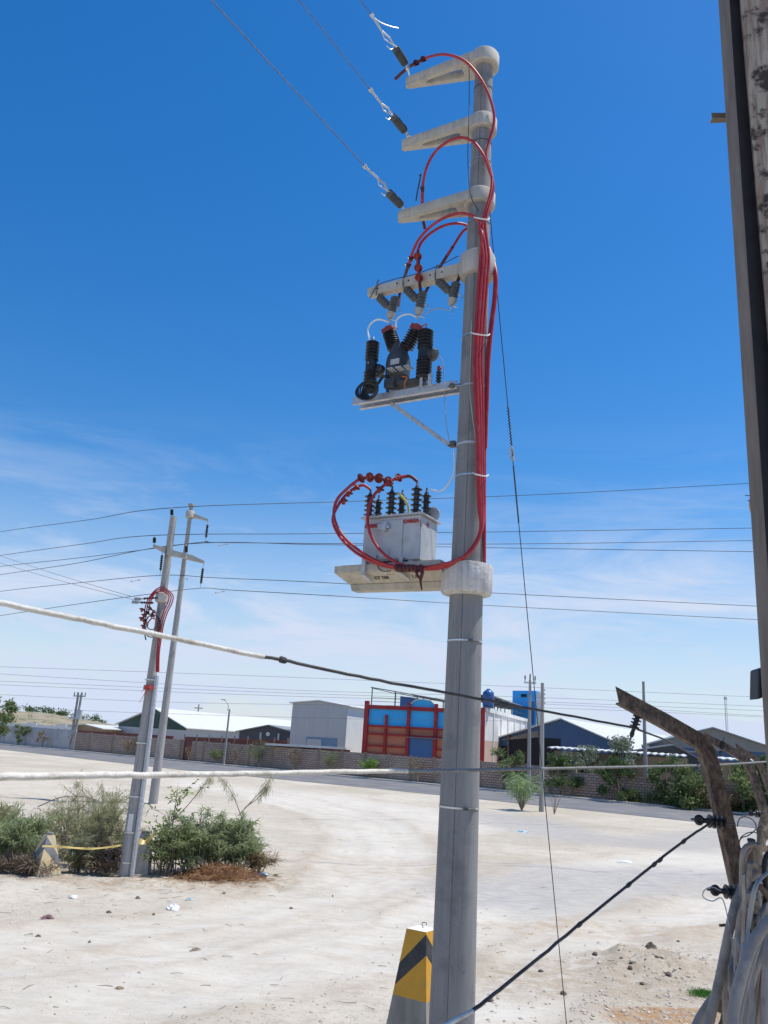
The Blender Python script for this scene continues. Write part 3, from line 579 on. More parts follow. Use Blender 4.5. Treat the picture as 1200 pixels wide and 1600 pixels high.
s_ = [arm(x_, y_, o_) for x_, y_, o_ in ((593, 765, .26), (608, 753, .18), (622, 747, .1), (640, 744, .04), (652, 752, 0))]; sheds(o, s_, (0, 1, 2), .055); sub(o, s_[2:])
c4 = [(659, 464), (656, 445), (653, 420), (653, 392), (664, 372), (690, 354), (716, 349), (734, 355)]
c4p = [arm(x_, y_, o_) for (x_, y_), o_ in zip(c4, (.08, .12, .14, .14, .08, 0, -.12, -.28))]
o, sp_ = cable(c4p + [Py(748, 368, 9.2), Py(763, 385, 9.05)] + [Py(x_, y_, 9-.1) for x_, y_ in ((772, 420), (772, 460), (766, 510), (761, 560), (760, 610), (758, 680), (757, 760), (757, 840), (757, 884))], 'red cable with three bell sheds looping behind the pole and straight down it')
s_ = [arm(653.5, 392, .14), arm(653, 400, .14), arm(654, 418, .14), arm(655, 433, .13), arm(657, 450, .1)]; sheds(o, s_, (1, 2, 3), .055); sub(o, [arm(659, 464, .08), arm(656, 445, .12), arm(653, 392, .14)])
c5 = [(716, 436), (721, 424), (712, 408), (697, 402), (705, 388), (722, 366), (738, 352)]
c5p = [arm(x_, y_, o_) for (x_, y_), o_ in zip(((664, 458), (675, 438), (692, 410), (708, 385), (728, 358)), (-.1, -.22, -.22, -.22, -.28))]
o, sp_ = cable(c5p + [Py(750, 366, 9.22), Py(766, 392, 9.06)] + [Py(x_, y_, 9-.12) for x_, y_ in ((775, 425), (775, 460), (769, 512), (764, 565), (762, 620), (759, 700))], 'short red cable climbing diagonally from behind the equipment beam to the pole')
sub(o, c5p[:4])
c6p = [arm(x_, y_, o_) for x_, y_, o_ in ((714, 442, .1), (719, 430, -.02), (724, 418, -.2), (735, 390, -.26))]
o, sp_ = cable(c6p + [Py(752, 360, 9-.27)] + bundle(0)[1:] + loop([(750, 834), (722, 873), (690, 887), (660, 889), (630, 886)], 0, [.2, .24, .3, .33, .33]), 'red cable from the cutout nearest the pole down to the transformer clamp')
sub(o, c6p)
for py_, xa, xb, lab in ((340, 741, 764, 'pale tie band round the red cables just below the lowest bracket arm'), (521, 737, 764, 'pale tie band round the red cables above the recloser bracket'), (741, 741, 762, 'pale tie band round the red cables above the transformer')):
    tp = [Py(xa-2, py_-2, 8.83), Py(xa+2, py_, 8.70), Py((xa+xb)/2, py_+2, 8.685), Py(xb-2, py_+3, 8.71), Py(xb+1, py_+1, 8.84)]; MB().tube(spline(tp), .008, 6).build('cable_tie', m_white, label=lab, cat='cable tie', group='tie bands on the red cables')
# red tape wrap and the tail hanging from the loops
tw = MB()
for k_ in range(7):
    a = arm(618+k_*6, 887+(k_ % 3), .40); tw.lathe([(.035, 0), (.045, .01), (.045, .04), (.035, .05)], a, -D+V((0, 0, random.uniform(-.4, .4))), 9)
tw.tube([arm(655, 885, .42), arm(660, 895, .44), arm(657, 908, .44), arm(659, 922, .43)], [.03, .022, .016, .008], 6); tw.tube([arm(648, 884, .42), arm(652, 899, .44), arm(656, 905, .44)], [.02, .014, .01], 6)
tw.build('cable_wrap', m_dred, label='dark red tape wrap with a hanging tail round the cables on the platform', cat='tape wrap')

# ---------------------------------------------------------------- cutouts under the beam
def ribbed(q, a, b, r_, n_, rr, m_=16):
    a, b = V(a), V(b); l_ = (b-a).length; prof = [(r_*.8, 0)]
    for k_ in range(n_): z_ = l_*(.04+.9*k_/n_); st = l_*.9/n_; prof += [(r_, z_+st*.1), (rr, z_+st*.35), (rr, z_+st*.55), (r_, z_+st*.85)]
    q.lathe(prof+[(r_*.8, l_)], a, (b-a), m_)
names = ('leftmost, at the beam tip', 'middle of the three, under the bell sheds', 'rightmost, closest to the pole')
for i, (pa, pb, ba, bb) in enumerate((((592, 464), (607, 479), (618, 464), (609, 498)), ((634, 451), (652, 469), (661, 456), (653, 493)), ((684, 438), (703, 456), (713, 441), (705, 477)))):
    offa, offb = .0, .1
    a, b_, c_, e_ = arm(*pa, offa), arm(*pb, offa+.05), arm(*ba, offb), arm(*bb, offb)
    t = empty('cutout', a, 'grey polymer cutout hanging from the beam, ' + names[i], 'fuse cutout', 'cutouts under the equipment beam')
    q = MB(); ribbed(q, a, b_, .038, 4, .058); q.build('support_insulator', m_gins, t)
    q = MB(); ribbed(q, c_, c_.lerp(e_, .72), .045, 5, .06); q.build('arrester_body', m_gins, t)
    q = MB(); q.lathe([(.045, 0), (.062, .01), (.062, .03), (.035, .09)], c_.lerp(e_, .70), e_-c_, 16); q.build('end_cap', m_gins2, t)
    q = MB(); q.tube([e_.lerp(c_, .1), e_-V((0, 0, .04))], .016, 8); q.tube([b_, b_.lerp(c_, .3)-V((0, 0, .03)), c_.lerp(e_, .4)], .014, 6); q.tube([e_, e_+(-D)*.09-V((0, 0, .05))], .007, 6); q.tube([e_, e_+(-D)*.03-V((0, 0, .12))], .007, 6)
    q.tube([c_.lerp(e_, .5), c_.lerp(e_, .6)-D*.10, c_.lerp(e_, .8)-D*.14], .009, 6); q.build('clamp', m_strap, t)
    q = MB(); q.tube([a+V((0, 0, .0)), a+V((0, 0, .12))-NN*.02], .012, 6); q.box(a+V((0, 0, .02)), (.09, .05, .02), (D, NN, UP)); q.build('hanger', m_strap, t)
    q = MB(); x0 = pa[0]
    u0 = (a-A).dot(D); frb = arm_frame(R(30), zb)[2]
    q.tube([frb(u0, .07, -.01), frb(u0, .085, .07), frb(u0, .07, .15), frb(u0, 0, .165), frb(u0, -.07, .15)], .008, 6); q.tube([frb(u0, .07, .14), frb(u0-.02, .07, .2)], .01, 6); q.build('beam_band', m_dstrap, t)
MB().tube(spline([arm(578, 466, .08), arm(590, 446, .08), arm(617, 436, .06), arm(650, 428, .06), arm(690, 413, .06), arm(716, 400, .06)]), .006, 6).build('earth_wire', m_dwire, label='thin dark wire strung along the top of the equipment beam', cat='wire')
for (pts, lab, m_, r_) in ((((577, 530), (575, 515), (581, 504), (592, 499), (607, 503)), 'white jumper arching onto the left black bushing', m_white, .011), (((618, 512), (620, 500), (628, 493), (640, 491), (652, 496)), 'white jumper arching between middle cutout and recloser', m_white, .011), (((664, 492), (672, 486), (684, 482), (703, 485)), 'thin grey jumper reaching the rightmost cutout', m_gins2, .006)):
    MB().tube(spline([arm(x_, y_, .08) for x_, y_ in pts]), r_, 8).build('jumper_cable', m_, label=lab, cat='cable')

# ---------------------------------------------------------------- steel platform with recloser
st = empty('steel_bracket', arm(718, 603), 'galvanised channel bracket strapped to the pole under the black recloser', 'bracket')
tA, zA = tz(718, 602); tB, zB = tz(557, 634); zc = (zA+zB)/2
frc = lambda t_, o_, z_: A + D*t_ + NN*o_ + V((0, 0, z_))
q = MB()
for o_ in (-.10, .10):
    sgn = 1 if o_ > 0 else -1
    q.box(frc((tA+tB)/2, o_, zc), (tB-tA, .008, .09), (D, NN, UP)); q.box(frc((tA+tB)/2, o_-sgn*.026, zc+.0405), (tB-tA-.002, .044, .008), (D, NN, UP)); q.box(frc((tA+tB)/2, o_-sgn*.026, zc-.0405), (tB-tA-.002, .044, .008), (D, NN, UP))
for t_ in (tA+.1, tA+.5, tA+.9, tB-.05): q.box(frc(t_, 0, zc+.05), (.06, .20, .008), (D, NN, UP))
q.build('channel', m_galv, st, bev=.002)
q = MB(); a = arm(611, 630, .0); b_ = arm(706, 698, .0); q.beam(a, b_, .05, .012, NN); q.beam(a+V((0, 0, .018)), b_+V((0, 0, .018)), .008, .05, NN); q.build('strut', m_galv, st)
q = MB(); q.box(arm(708, 694, .03), (.06, .06, .07), (D, NN, UP)); q.box(arm(706, 603, .12), (.05, .05, .05), (D, NN, UP)); q.tube([arm(700, 604, .14), arm(718, 600, .18)], .01, 6); q.tube([arm(700, 697, .06), arm(712, 690, .08)], .012, 6); q.build('clamp', m_dstrap, st)

rc = empty('recloser', frc((tA+tB)/2, 0, zc+.06), 'black ribbed recloser with two tall bushings and red terminal caps', 'recloser')
def zat(px, py, off=0.0): return arm(px, py, off)
def column(pt, pbm, off, r_, cap):
    a, b_ = arm(*pbm, off), arm(*pt, off); c_ = V((a.x+b_.x, a.y+b_.y, 0))/2; a = V((c_.x, c_.y, a.z)); b_ = V((c_.x, c_.y, b_.z)); l_ = b_.z-a.z
    q = MB(); prof = [(r_*.75, 0)]; n_ = 15
    for k_ in range(n_):
        z_ = l_*(k_+.2)/n_; st_ = l_/n_
        if 6 <= k_ <= 8: prof += [(r_*.84, z_), (r_*.84, z_+st_*.9)]
        else: prof += [(r_*.74, z_), (r_, z_+st_*.25), (r_, z_+st_*.42), (r_*.74, z_+st_*.8)]
    q.lathe(prof+[(r_*.6, l_)], a, UP, 24); o_ = q.build('bushing', m_black, rc)
    q = MB(); q.lathe([(.02, 0), (.02, .05), (.012, .07)], b_, UP, 10); q.build('terminal', m_strap, o_); return a, b_
ca = column((581, 535), (579, 612), .12, .088, None); cb = column((664, 517), (663, 592), .12, .098, None)
q = MB(); q.lathe([(.012, 0), (.012, .004)], frc((ca[0]-A).dot(D), .12+.079, (ca[0].z+ca[1].z)/2+.02), NN, 12); q.build('badge', m_gins2, rc)
q = MB(); m0, m1 = arm(626, 604, .02), arm(624, 540, .02); l_ = m1.z-m0.z; m0 = V((m1.x, m1.y, m0.z))
q.lathe([(.13, 0), (.13, l_*.18), (.155, l_*.22), (.158, l_*.52), (.15, l_*.66), (.12, l_*.8), (.10, l_)], m0, UP, 28); q.build('tank', m_dark, rc, bev=0)
for (pa, pb), capc in ((((617, 546), (608, 519)), (609, 514)), (((634, 546), (650, 516)), (655, 508))):
    q = MB(); a, b_ = arm(*pa, .04), arm(*pb, .04); ribbed(q, a, b_, .06, 7, .094, 20); o_ = q.build('bushing', m_black, rc)
    q = MB(); dd = (b_-a).normalized(); q.box(b_+dd*.03, (.16, .10, .07), (dd.cross(NN), NN, dd)); q.lathe([(.05, 0), (.045, .08)], b_, dd, 12); q.tube([b_+dd*.05+(-D)*.06, b_+dd*.07+(-D)*.12, b_+dd*.02+(-D)*.14], .008, 6); q.build('terminal_cap', m_shed, o_, bev=.012)
q = MB(); q.box(arm(617, 565, .19), (.12, .012, .075), (D, NN, UP)); q.build('nameplate', m_tank, rc)
q = MB()
for u in range(3): q.box(arm(612+u*13, 578-u*2, .24), (.08, .12, .012), (D, NN, (UP+D*.2).normalized()))
q.build('mounting_plate', m_galv, rc)
q = MB(); q.box(arm(610, 600, .14), (.14, .10, .12), (D, NN, UP)); q.box(arm(640, 600, .05), (.42, .2, .05), (D, NN, UP)); q.build('control_box', m_dark, rc, bev=.01)
for px_, py_, r1 in ((605, 585, .085), (688, 560, .085)):
    q = MB(); a = arm(px_-14, py_-4, -.0); q.lathe([(.07, 0), (.088, .03), (.088, .09), (.055, .15), (.03, .18)], a+D*.05, (-D*.8+NN*.35), 20); q.build('sensor', m_dark if px_ < 650 else m_gins, rc)
q = MB(); a = arm(685, 600, .1); a.z = zc+.05; ribbed(q, a, a+V((0, 0, .17)), .022, 4, .036); o_ = q.build('arrester', m_black, rc)
MB().lathe([(.02, 0), (.032, .02), (.02, .05)], a+V((0, 0, .17)), UP, 12).build('cap', m_shed, o_)
q = MB(); q.box(arm(672, 593, .17), (.05, .02, .15), (D, NN, UP)); q.box(arm(658, 596, .17), (.03, .02, .13), (D, NN, UP)); q.build('bracket_plate', m_galv, rc)
cw = MB(); base = arm(578, 612, .24)
for k_ in range(10):
    r_ = .06+.011*k_; pts = []
    for j in range(25):
        a_ = 2*math.pi*j/24; pts.append(base + D*(r_*math.cos(a_)) + V((0, 0, r_*.85*math.sin(a_))) + NN*(.02*math.sin(a_*2+k_)+.012*k_-.04))
    cw.tube(pts, .0105, 6, caps=False)
cw.tube(spline([arm(590, 600, .15), arm(600, 588, .15), arm(608, 598, .15), arm(605, 612, .15)]), .02, 8)
cw.build('cable_coil', m_black, label='coiled black control cable resting at the left end of the steel bracket', cat='cable coil')
q = MB(); og = mat('orange_tag', (.5, .12, .02, 1), (.6, .16, .03, 1), 20); q.tube(spline([arm(628, 588, .26), arm(636, 590, .27), (arm(632, 598, .27)), arm(633, 606, .27)]), .007, 6); q.build('tag', og, rc)
q = MB(); q.tube(spline([arm(683, 553, .02), arm(692, 566, .05), arm(694, 600, .05), arm(696, 650, .06), arm(702, 690, .08)]), .005, 6); q.build('earth_wire', m_gins2, label='thin pale earth wire dropping from the recloser to the strut clamp', cat='wire')
MB().tube(spline([arm(709, 702, .1), arm(710, 735, .12), arm(700, 757, .12), (arm(688, 767, .1)), arm(673, 765, .0)]), .0095, 8).build('earth_cable', m_white, label='white cable from the strut clamp curving down to the last transformer bushing', cat='cable')

# ---------------------------------------------------------------- transformer
zt = zp+.092
t0, _ = tz(654, 884, .22); t1, _ = tz(564, 893, .22); htop = tz(654, 804, .22)[1]
tf = empty('transformer', frc((t0+t1)/2, 0, zt), 'pale grey box transformer with six black bushings on the concrete platform', 'transformer')
W = .22; q = MB(); q.box(frc((t0+t1)/2, 0, (zt+.03+htop)/2), (t1-t0, 2*W, htop-zt-.03), (D, NN, UP)); q.build('tank', m_tank, tf, bev=.01)
q = MB(); tm = (t0+t1)/2
q.box(frc(tm+.005, W+.009, (zt+htop)/2), ((t1-t0)*.42, .018, htop-zt-.09), (D, NN, UP)); q.build('front_recess_panel', m_tank, tf, bev=.004)
q = MB(); q.box(frc(tm, 0, htop+.012), (t1-t0+.07, 2*W+.07, .02), (D, NN, UP)); q.build('lid', m_tank, tf, bev=.003)
q = MB()
for k_ in range(9):
    for o_ in (-W-.02, W+.02): q.lathe([(.009, 0), (.009, .014)], frc(t0+.02+(t1-t0-.04)*k_/8, o_, htop+.022), UP, 6)
q.build('lid_bolts', m_galv, tf)
q = MB()
for t_ in (t0+.12, t1-.12): q.box(frc(t_, 0, zt+.016), (.06, 2*W-.04, .03), (D, NN, UP))
q.build('skid', m_galv, tf)
q = MB(); fx = tz(604, 828, W)[0]; fz = tz(604, 828, W)[1]; q.box(frc(fx, W+.05, fz+.02), (.05, .06, .10), (D, NN, UP)); q.box(frc(fx+.06, W+.04, fz+.03), (.07, .04, .07), (D, NN, UP)); q.box(frc(fx-.04, W+.04, fz+.03), (.04, .04, .05), (D, NN, UP)); q.build('tap_changer', m_galv, tf, bev=.006)
q = MB(); q.box(frc(tz(602, 866, W)[0], W+.025, tz(602, 866, W)[1]), (.12, .014, .09), (D, NN, UP)); q.build('rating_plate', m_galv, tf)
for pt, pbm, off, hv in (((579, 767), (579, 812), .12, 1), ((592, 776), (592, 814), -.08, 0), ((613, 762), (613, 806), .12, 1), ((629, 768), (629, 808), -.08, 0), ((652, 755), (652, 804), .12, 1), ((667, 765), (667, 808), -.08, 0)):
    a = arm(*pt, off); h_ = a.z-(htop+.02); a = V((a.x, a.y, htop+.02)); q = MB(); nr = 5 if hv else 4; rr = .066 if hv else .058; rb = .034
    prof = [(rb+.012, 0), (rb+.012, .03)]; hh = h_-.05
    for k_ in range(nr):
        z_ = .03+(hh-.03)*k_/nr; st_ = (hh-.03)/nr; prof += [(rb, z_+st_*.2), (rb+.004, z_+st_*.42), (rr, z_+st_*.5), (rr, z_+st_*.58), (rb, z_+st_*.72)]
    q.lathe(prof+[(rb*.8, hh)], a, UP, 20); o_ = q.build('bushing', m_black, tf); MB().lathe([(.018, 0), (.022, .015), (.013, .03), (.011, .07)], a+V((0, 0, hh)), UP, 10).build('terminal', m_dstrap, o_)
def lid_text(tx, px, py, sz): p = arm(px, py, W+.012 if px < 640 or True else 0); text(tx, sz, p, -D, UP, m_letter, 'lettering', tf, .001, .0035)
lid_text('CARGA', 642, 814, .058); lid_text('CARGA', 581, 822, .058)
sd_ = t0-.0015
def side_pt(px, py): return Ppl(px, py, A+D*sd_, D)
p = side_pt(658, 818); text('L', .08, p+D*(-.001), -NN, UP, m_letter, 'lettering', tf, .001, .004); p = side_pt(668.5, 821); text('H', .08, p+D*(-.001), -NN, UP, m_letter, 'lettering', tf, .001, .004)
q = MB(); q.lathe([(.085, 0), (.095, .012), (.095, .03), (.08, .04)], frc(t0+.05, -.2, htop+.11), -NN*-1, 24); q.tube([frc(t0+.05, -.2, htop+.02), frc(t0+.05, -.2, htop+.1)], .015, 8); q.build('gauge', m_tank, tf)
q = MB(); yg = mat('yellow_green_wire', (.55, .48, .05, 1), (.62, .56, .15, 1), 9); q.tube(spline([arm(621, 770, .1), arm(629, 776, .12), arm(636, 786, .1), arm(638, 800, .06), arm(633, 806, .05)]), .012, 7); q.tube(spline([arm(625, 774, .06), arm(634, 784, .06), arm(640, 797, .04)]), .01, 7); q.build('earth_lead', yg, tf)
for px_ in (567, 625):
    u = tz(px_, 890, .29)[0]; q = MB()
    w_ = .05; e_ = .262
    q.box(frc(u, e_+.022, zp+.045), (w_, .012, .17), (D, NN, UP)); q.box(frc(u, e_-.04, zp+.137), (w_, .136, .012), (D, NN, UP)); q.beam(frc(u, e_+.026, zp-.040), frc(u-.05, e_-.09, zp-.105), w_, .012)
    q.build('clamp', m_galv, tf)
q = MB(); q.tube(spline([arm(589, 868, .27), arm(590, 884, .3), arm(597, 892, .34), arm(610, 892, .34)]), .007, 6); q.build('earth_wire', m_dwire, tf)

# ---------------------------------------------------------------- guy wire
ga, gb = Py(765, 328, 8.95), Pz(891, 1660); ga2 = ga
dirn = (gb-ga)
def gpt(py):    # point on the guy at image row py
    lo, hi = 0.0, 1.0
    for _ in range(40):
        m_ = (lo+hi)/2; p = ga.lerp(gb, m_)-C0; yy = 800-F_PX*p.dot(CU)/p.dot(CF)
        if yy < py: lo = m_
        else: hi = m_
    return ga.lerp(gb, lo)
gw = empty('guy_wire', gb, 'thin steel guy wire slanting down right of the main pole', 'guy wire')
MB().tube([ga.lerp(gb, k_/30)-V((0, 0, .25*4*(k_/30)*(1-k_/30)*.25)) for k_ in range(31)], .0058, 6).build('strand', m_dwire, gw)
def gsag(py):
    p = gpt(py); t_ = (p-ga).length/dirn.length; return p-V((0, 0, .25*t_*(1-t_)))
q = MB()
a, b_ = gsag(630), gsag(690); l_ = (b_-a).length; q.tube([a.lerp(b_, k_/40)+V((.012*math.cos(k_*1.9), .012*math.sin(k_*1.9), 0)) for k_ in range(41)], .008, 6); q.build('preformed_grip', m_dwire, gw)
q = MB(); a, b_ = gsag(690), gsag(714); q.tube([a, a.lerp(b_, .5)+V((.02, 0, 0)), b_], .011, 6); q.tube([a, a.lerp(b_, .5)-V((.03, 0, 0)), b_], .011, 6); q.lathe([(.02, 0), (.024, .03), (.014, .06)], b_, a-b_, 10); q.build('thimble', m_galv, gw)
q = MB(); a, b_ = gsag(722), gsag(810); q.tube([a, b_], .010, 6); q.build('preformed_grip', m_dwire, gw)

# ---------------------------------------------------------------- bollards
def bollard(c, wb, wt, h, rot, painted, mats, label, capm=None):
    t = empty('bollard', c, label, 'bollard', 'pyramid bollards by the poles'); X = V((math.cos(rot), math.sin(rot), 0)); Y = V((-X.y, X.x, 0))
    def hw(z): return (wb+(wt-wb)*z/h)/2
    def ring(z): q = hw(z); return [c+X*(i*q)+Y*(j*q)+V((0, 0, z)) for i, j in ((-1, -1), (1, -1), (1, 1), (-1, 1))]
    zb_ = h-painted; q = MB(); q.hexa(ring(-.3)+ring(zb_)); q.build('base', m_bconc, t)
    q = MB(); r0, r1 = ring(zb_), ring(h)
    # painted block with its chevron as coloured faces meeting on every second corner
    ytop, ych = painted, painted
    for k_ in range(4):
        a, b2, c2, d2 = r0[k_], r0[(k_+1) % 4], r1[(k_+1) % 4], r1[k_]
        L_ = lambda u, v: a.lerp(b2, u).lerp(d2.lerp(c2, u), v)
        v0, v1, w0, w1 = .14, .47, .66, .97      # band: outer edge v0..v1 rises to w0..w1 at the peak corner
        outer, peak = (1, 0) if k_ % 2 == 0 else (0, 1)
        q.cm = 0; q.poly([L_(outer, 0), L_(peak, 0), L_(peak, w0), L_(outer, v0)][::(-1 if k_ % 2 == 0 else 1)])
        q.cm = 1; q.poly([L_(outer, v0), L_(peak, w0), L_(peak, w1), L_(outer, v1)][::(-1 if k_ % 2 == 0 else 1)])
        q.cm = 0; q.poly([L_(outer, v1), L_(peak, w1), L_(peak, 1), L_(outer, 1)][::(-1 if k_ % 2 == 0 else 1)])
    q.cm = 0 if capm is None else 2; q.poly(r1)
    q.build('painted_cap', list(mats)+([capm] if capm else []), t); return t
bl = Py(655, 1500, 10.5); c = V((.765, 10.73, 0))
b_ = bollard(c, .66, .27, 1.5, R(56), .70, (m_yel, m_blk), 'yellow and black pyramid bollard with bare base beside the main pole', m_wplas)
q = MB(); top_ = c+V((0, 0, 1.5)); q.tube(spline([top_+V((.02, .05, -.01)), top_+V((.0, .05, .05)), top_+V((.05, .05, .055)), top_+V((.05, .05, .03))]), .005, 6); q.build('wire_hook', m_dstrap, b_)
c = gz(Pz(66, 1374)); c.z -= .03
bl2 = bollard(c+V((-.08, .22, 0)), .62, .2, .90, R(48), (.86), (m_yel2, m_blk2), 'faded yellow and grey pyramid bollard at the left by the shrubs', m_bconc)
q = MB(); q.box(c+V((-.06, .22, .93)), (.14, .12, .06)); q.build('stone', m_bconc, label='small stone on top of the faded bollard', cat='stone')
c2 = Py(226, 1325, 22.9); c2 = V((c2.x, 22.9, 0)); q = MB(); q.hexa([c2+V((x_, y_, 0)) for x_, y_ in ((-.2, -.2), (.2, -.2), (.2, .2), (-.2, .2))]+[c2+V((x_, y_, .95)) for x_, y_ in ((-.13, -.13), (.13, -.13), (.13, .13), (-.13, .13))]); t = empty('bollard', c2, 'short bare whitish concrete bollard behind the left pole', 'bollard', 'pyramid bollards by the poles'); q.build('base', m_collar, t); q = MB(); q.box(c2+V((0, 0, .99)), (.22, .22, .07)); q.build('cap', m_bconc, t)
# caution tape
def ribbon(pts, w_, name, label, m_):
    q = MB(); sp_ = spline(pts, 6)
    for i, p in enumerate(sp_):
        tw_ = .5*math.sin(i*.7)+.4; q.v += [p+V((0, math.sin(tw_)*w_/2, math.cos(tw_)*w_/2)), p-V((0, math.sin(tw_)*w_/2, math.cos(tw_)*w_/2))]
    for i in range(len(sp_)-1): q.face([2*i, 2*i+1, 2*i+3, 2*i+2], True)
    return q.build(name, m_, label=label, cat='tape')
ribbon([Py(66, 1322, 20.7), Py(92, 1323, 20.8), Py(120, 1325, 21.2), Py(145, 1326, 21.5), Py(175, 1323, 21.6), Py(192, 1320, 21.9)], .05, 'caution_tape', 'yellow caution tape stretched from the faded bollard to the left pole', m_tape)
ribbon([Py(206, 1322, 21.9), Py(215, 1314, 22.1), Py(226, 1316, 22.2), Py(236, 1308, 22.2), Py(242, 1303, 22.2)], .14, 'caution_tape', 'crumpled yellow caution tape fluttering right of the left pole', m_tape)

# ---------------------------------------------------------------- left pair of poles
LY = 22.05
def far_pole(px0, py0, px1, py1, Y, rb, rt, z0=None):
    a, b_ = Py(px0, py0, Y), Py(px1, py1, Y); x_ = (a.x+b_.x)/2; return V((x_, Y, 0)), b_.z
B1, h1 = V((-5.83, LY, 0)), 9.28; q = Pz(238, 1257); RY = q.y; B2 = V((q.x+.02, RY, 0)); h2 = Py(297, 791, RY).z
p1 = empty('utility_pole', B1, 'nearer of the two left poles, with a galvanised duct up its side', 'utility pole', 'left poles')
MB().lathe([(.165-.0082*z, z) for z in (-.6, 1, 3, 5, 7, 8.5)]+[(.089, h1)], B1, n=28).build('shaft', m_pole2, p1)
p2 = empty('utility_pole', B2, 'taller pole just behind the left pole with the duct, its foot hidden by shrubs', 'utility pole', 'left poles')
MB().lathe([(.225-.0085*z, z) for z in (-.6, 1, 3, 5, 7, 9, 11)]+[(.225-.0085*h2, h2), (.17, h2+.01), (.17, h2+.12), (.11, h2+.14)], B2, n=28).build('shaft', m_pole2, p2)
def L2(px, py, y=LY): return Py(px, py, y)
# each pole has its own crossarm
ya = LY-.2; yr = RY-.28
def hx(q, a, b_, ha, hb, wa, wb): q.hexa([a+V((0, -wa/2, -ha)), b_+V((0, -wb/2, -hb)), b_+V((0, wb/2, -hb)), a+V((0, wa/2, -ha)), a+V((0, -wa/2, 0)), b_+V((0, -wb/2, 0)), b_+V((0, wb/2, 0)), a+V((0, wa/2, 0))])
for y_, pl, e0_, m0_, m1_, e1_, k_, ww in ((ya, p1, (240, 851), (259, 856), (274, 861), (292, 868), 1.0, .14), (yr, p2, (252, 855), (278, 862), (301, 868), (320, 877), 1.75, .22)):
    a, b_, c_, d_ = L2(*e0_, y_), L2(*m0_, y_), L2(*m1_, y_), L2(*e1_, y_); q = MB(); hx(q, a, b_, .07*k_, .16*k_, .09*k_, ww); hx(q, b_, c_, .16*k_, .16*k_, ww, ww); hx(q, c_, d_, .16*k_, .07*k_, ww, .09*k_); q.build('crossarm', m_arm, pl)
MB().box(V((B1.x, ya-.085, L2(268, 866, ya).z)), (.03, .03, .3)).build('bolt_strap', m_dstrap, p1)
a, b_ = L2(297, 800, RY), L2(326, 812, RY); q = MB(); hx(q, a, b_, .26, .09, .26, .13); q.build('top_arm', m_arm, p2); MB().lathe([(.20, 0), (.24, .04), (.24, .36), (.21, .4)], V((B2.x, B2.y, a.z-.36)), n=24).build('arm_collar', m_arm, p2)
def pin(px, y0, y1, lab, Y=ya, k_=1.0):
    a, b_ = L2(px[0], y0, Y), L2(px[1], y1, Y); t = empty('line_insulator', a, lab, 'insulator', 'insulators on the left poles'); dd = b_-a
    q = MB(); ribbed(q, a+dd*.18, a+dd*.82, .028*k_, 7, .05*k_, 10); q.build('housing', m_black, t); MB().tube([a, b_], .014*k_, 6).build('rod', m_strap, t); return b_
pin((268.5, 268.5), 808, 793, 'black pin insulator on top of the nearer left pole', LY); pin((241, 241.5), 851, 837, 'black pin insulator on the left tip of the nearer crossarm'); pin((291, 291), 866, 850, 'black pin insulator on the right tip of the nearer crossarm')
pin((325, 321), 814, 846, 'black insulator hanging from the top arm of the taller left pole', RY, 1.6); pin((318, 313), 881, 919, 'black insulator hanging from the right end of the rear crossarm', yr, 1.6)
pin((254, 250), 860, 899, 'black insulator hanging from the left end of the rear crossarm', yr, 1.6)
# duct, red cables, collar on the left pole
q = MB(); q.tube([V((B1.x+.19, LY-.10, 0)), V((B1.x+.185, LY-.1, 2.5)), L2(245, 1056, LY-.08)], .062, 12); q.build('duct', m_galv, p1)
MB().lathe([(.14, 0), (.18, .03), (.19, .12), (.19, .25), (.15, .27)], V((B1.x, B1.y, L2(252, 942).z)), n=24).build('collar', m_collar, p1)
for zz in (.35, 1.05, 1.9, 3.2, 4.8): MB().lathe([(.168, 0), (.172, 0), (.172, .03), (.168, .03)], V((B1.x, B1.y, zz)), n=24, caps=False).build('strap', m_strap, p1)
MB().box(V((B1.x+.0, LY-.165, 1.3)), (.12, .012, .42)).build('painted_sign', m_wplas, p1)
def lc(pts, lab, y=LY-.22, r_=.017, m_=m_red):
    t = MB().tube(spline([L2(x_, y_, y) for x_, y_ in pts]), r_, 7).build('red_cable', m_, label=lab, cat='cable', group='red cables on the left pole'); return t
for k_ in range(3): lc([(244+k_*2, 1050), (245+k_*2, 1020), (248+k_*2.6, 990), (251+k_*2.8, 972), (256+k_*3.2, 955), (262+k_*3.4, 942), (264+k_*3, 932-k_), (259, 926-k_*3), (249, 924-k_*3), (240-k_*1.5, 930-k_), (234-k_*3, 945), (232-k_*4, 960+k_*4)], ('outermost', 'middle', 'innermost')[k_]+' red cable arching over the collar of the left pole')
lc([(248, 1000), (247, 985), (244, 970), (238, 966), (232, 972), (230, 980)], 'short red cable hooking left from the duct of the left pole')
for k_, (x_, y_) in enumerate(((222, 953), (225, 962), (221, 967), (226, 972), (224, 979), (234, 951), (240, 956), (230, 958), (238, 962))):
    q = MB(); c = L2(x_, y_, LY-.3); q.lathe([(.02, -.06), (.03, -.02), (.085, 0), (.085, .015), (.025, .05)], c, V((.3, 0, 1 if k_ < 5 else .4)), 12); q.build('cable_shed', m_shed if k_ < 5 else m_dred, label=('bell shed on the cable tails left of the left pole'), cat='shed', group='cable sheds beside the left pole')
q = MB()
for k_ in range(3):
    cc = L2(238, 970-k_*3+8, LY-.3); q.tube([cc+V(((.22-.03*k_)*math.cos(j*.4), 0, (.30-.05*k_)*math.sin(j*.4))) for j in range(17)], .014, 6)
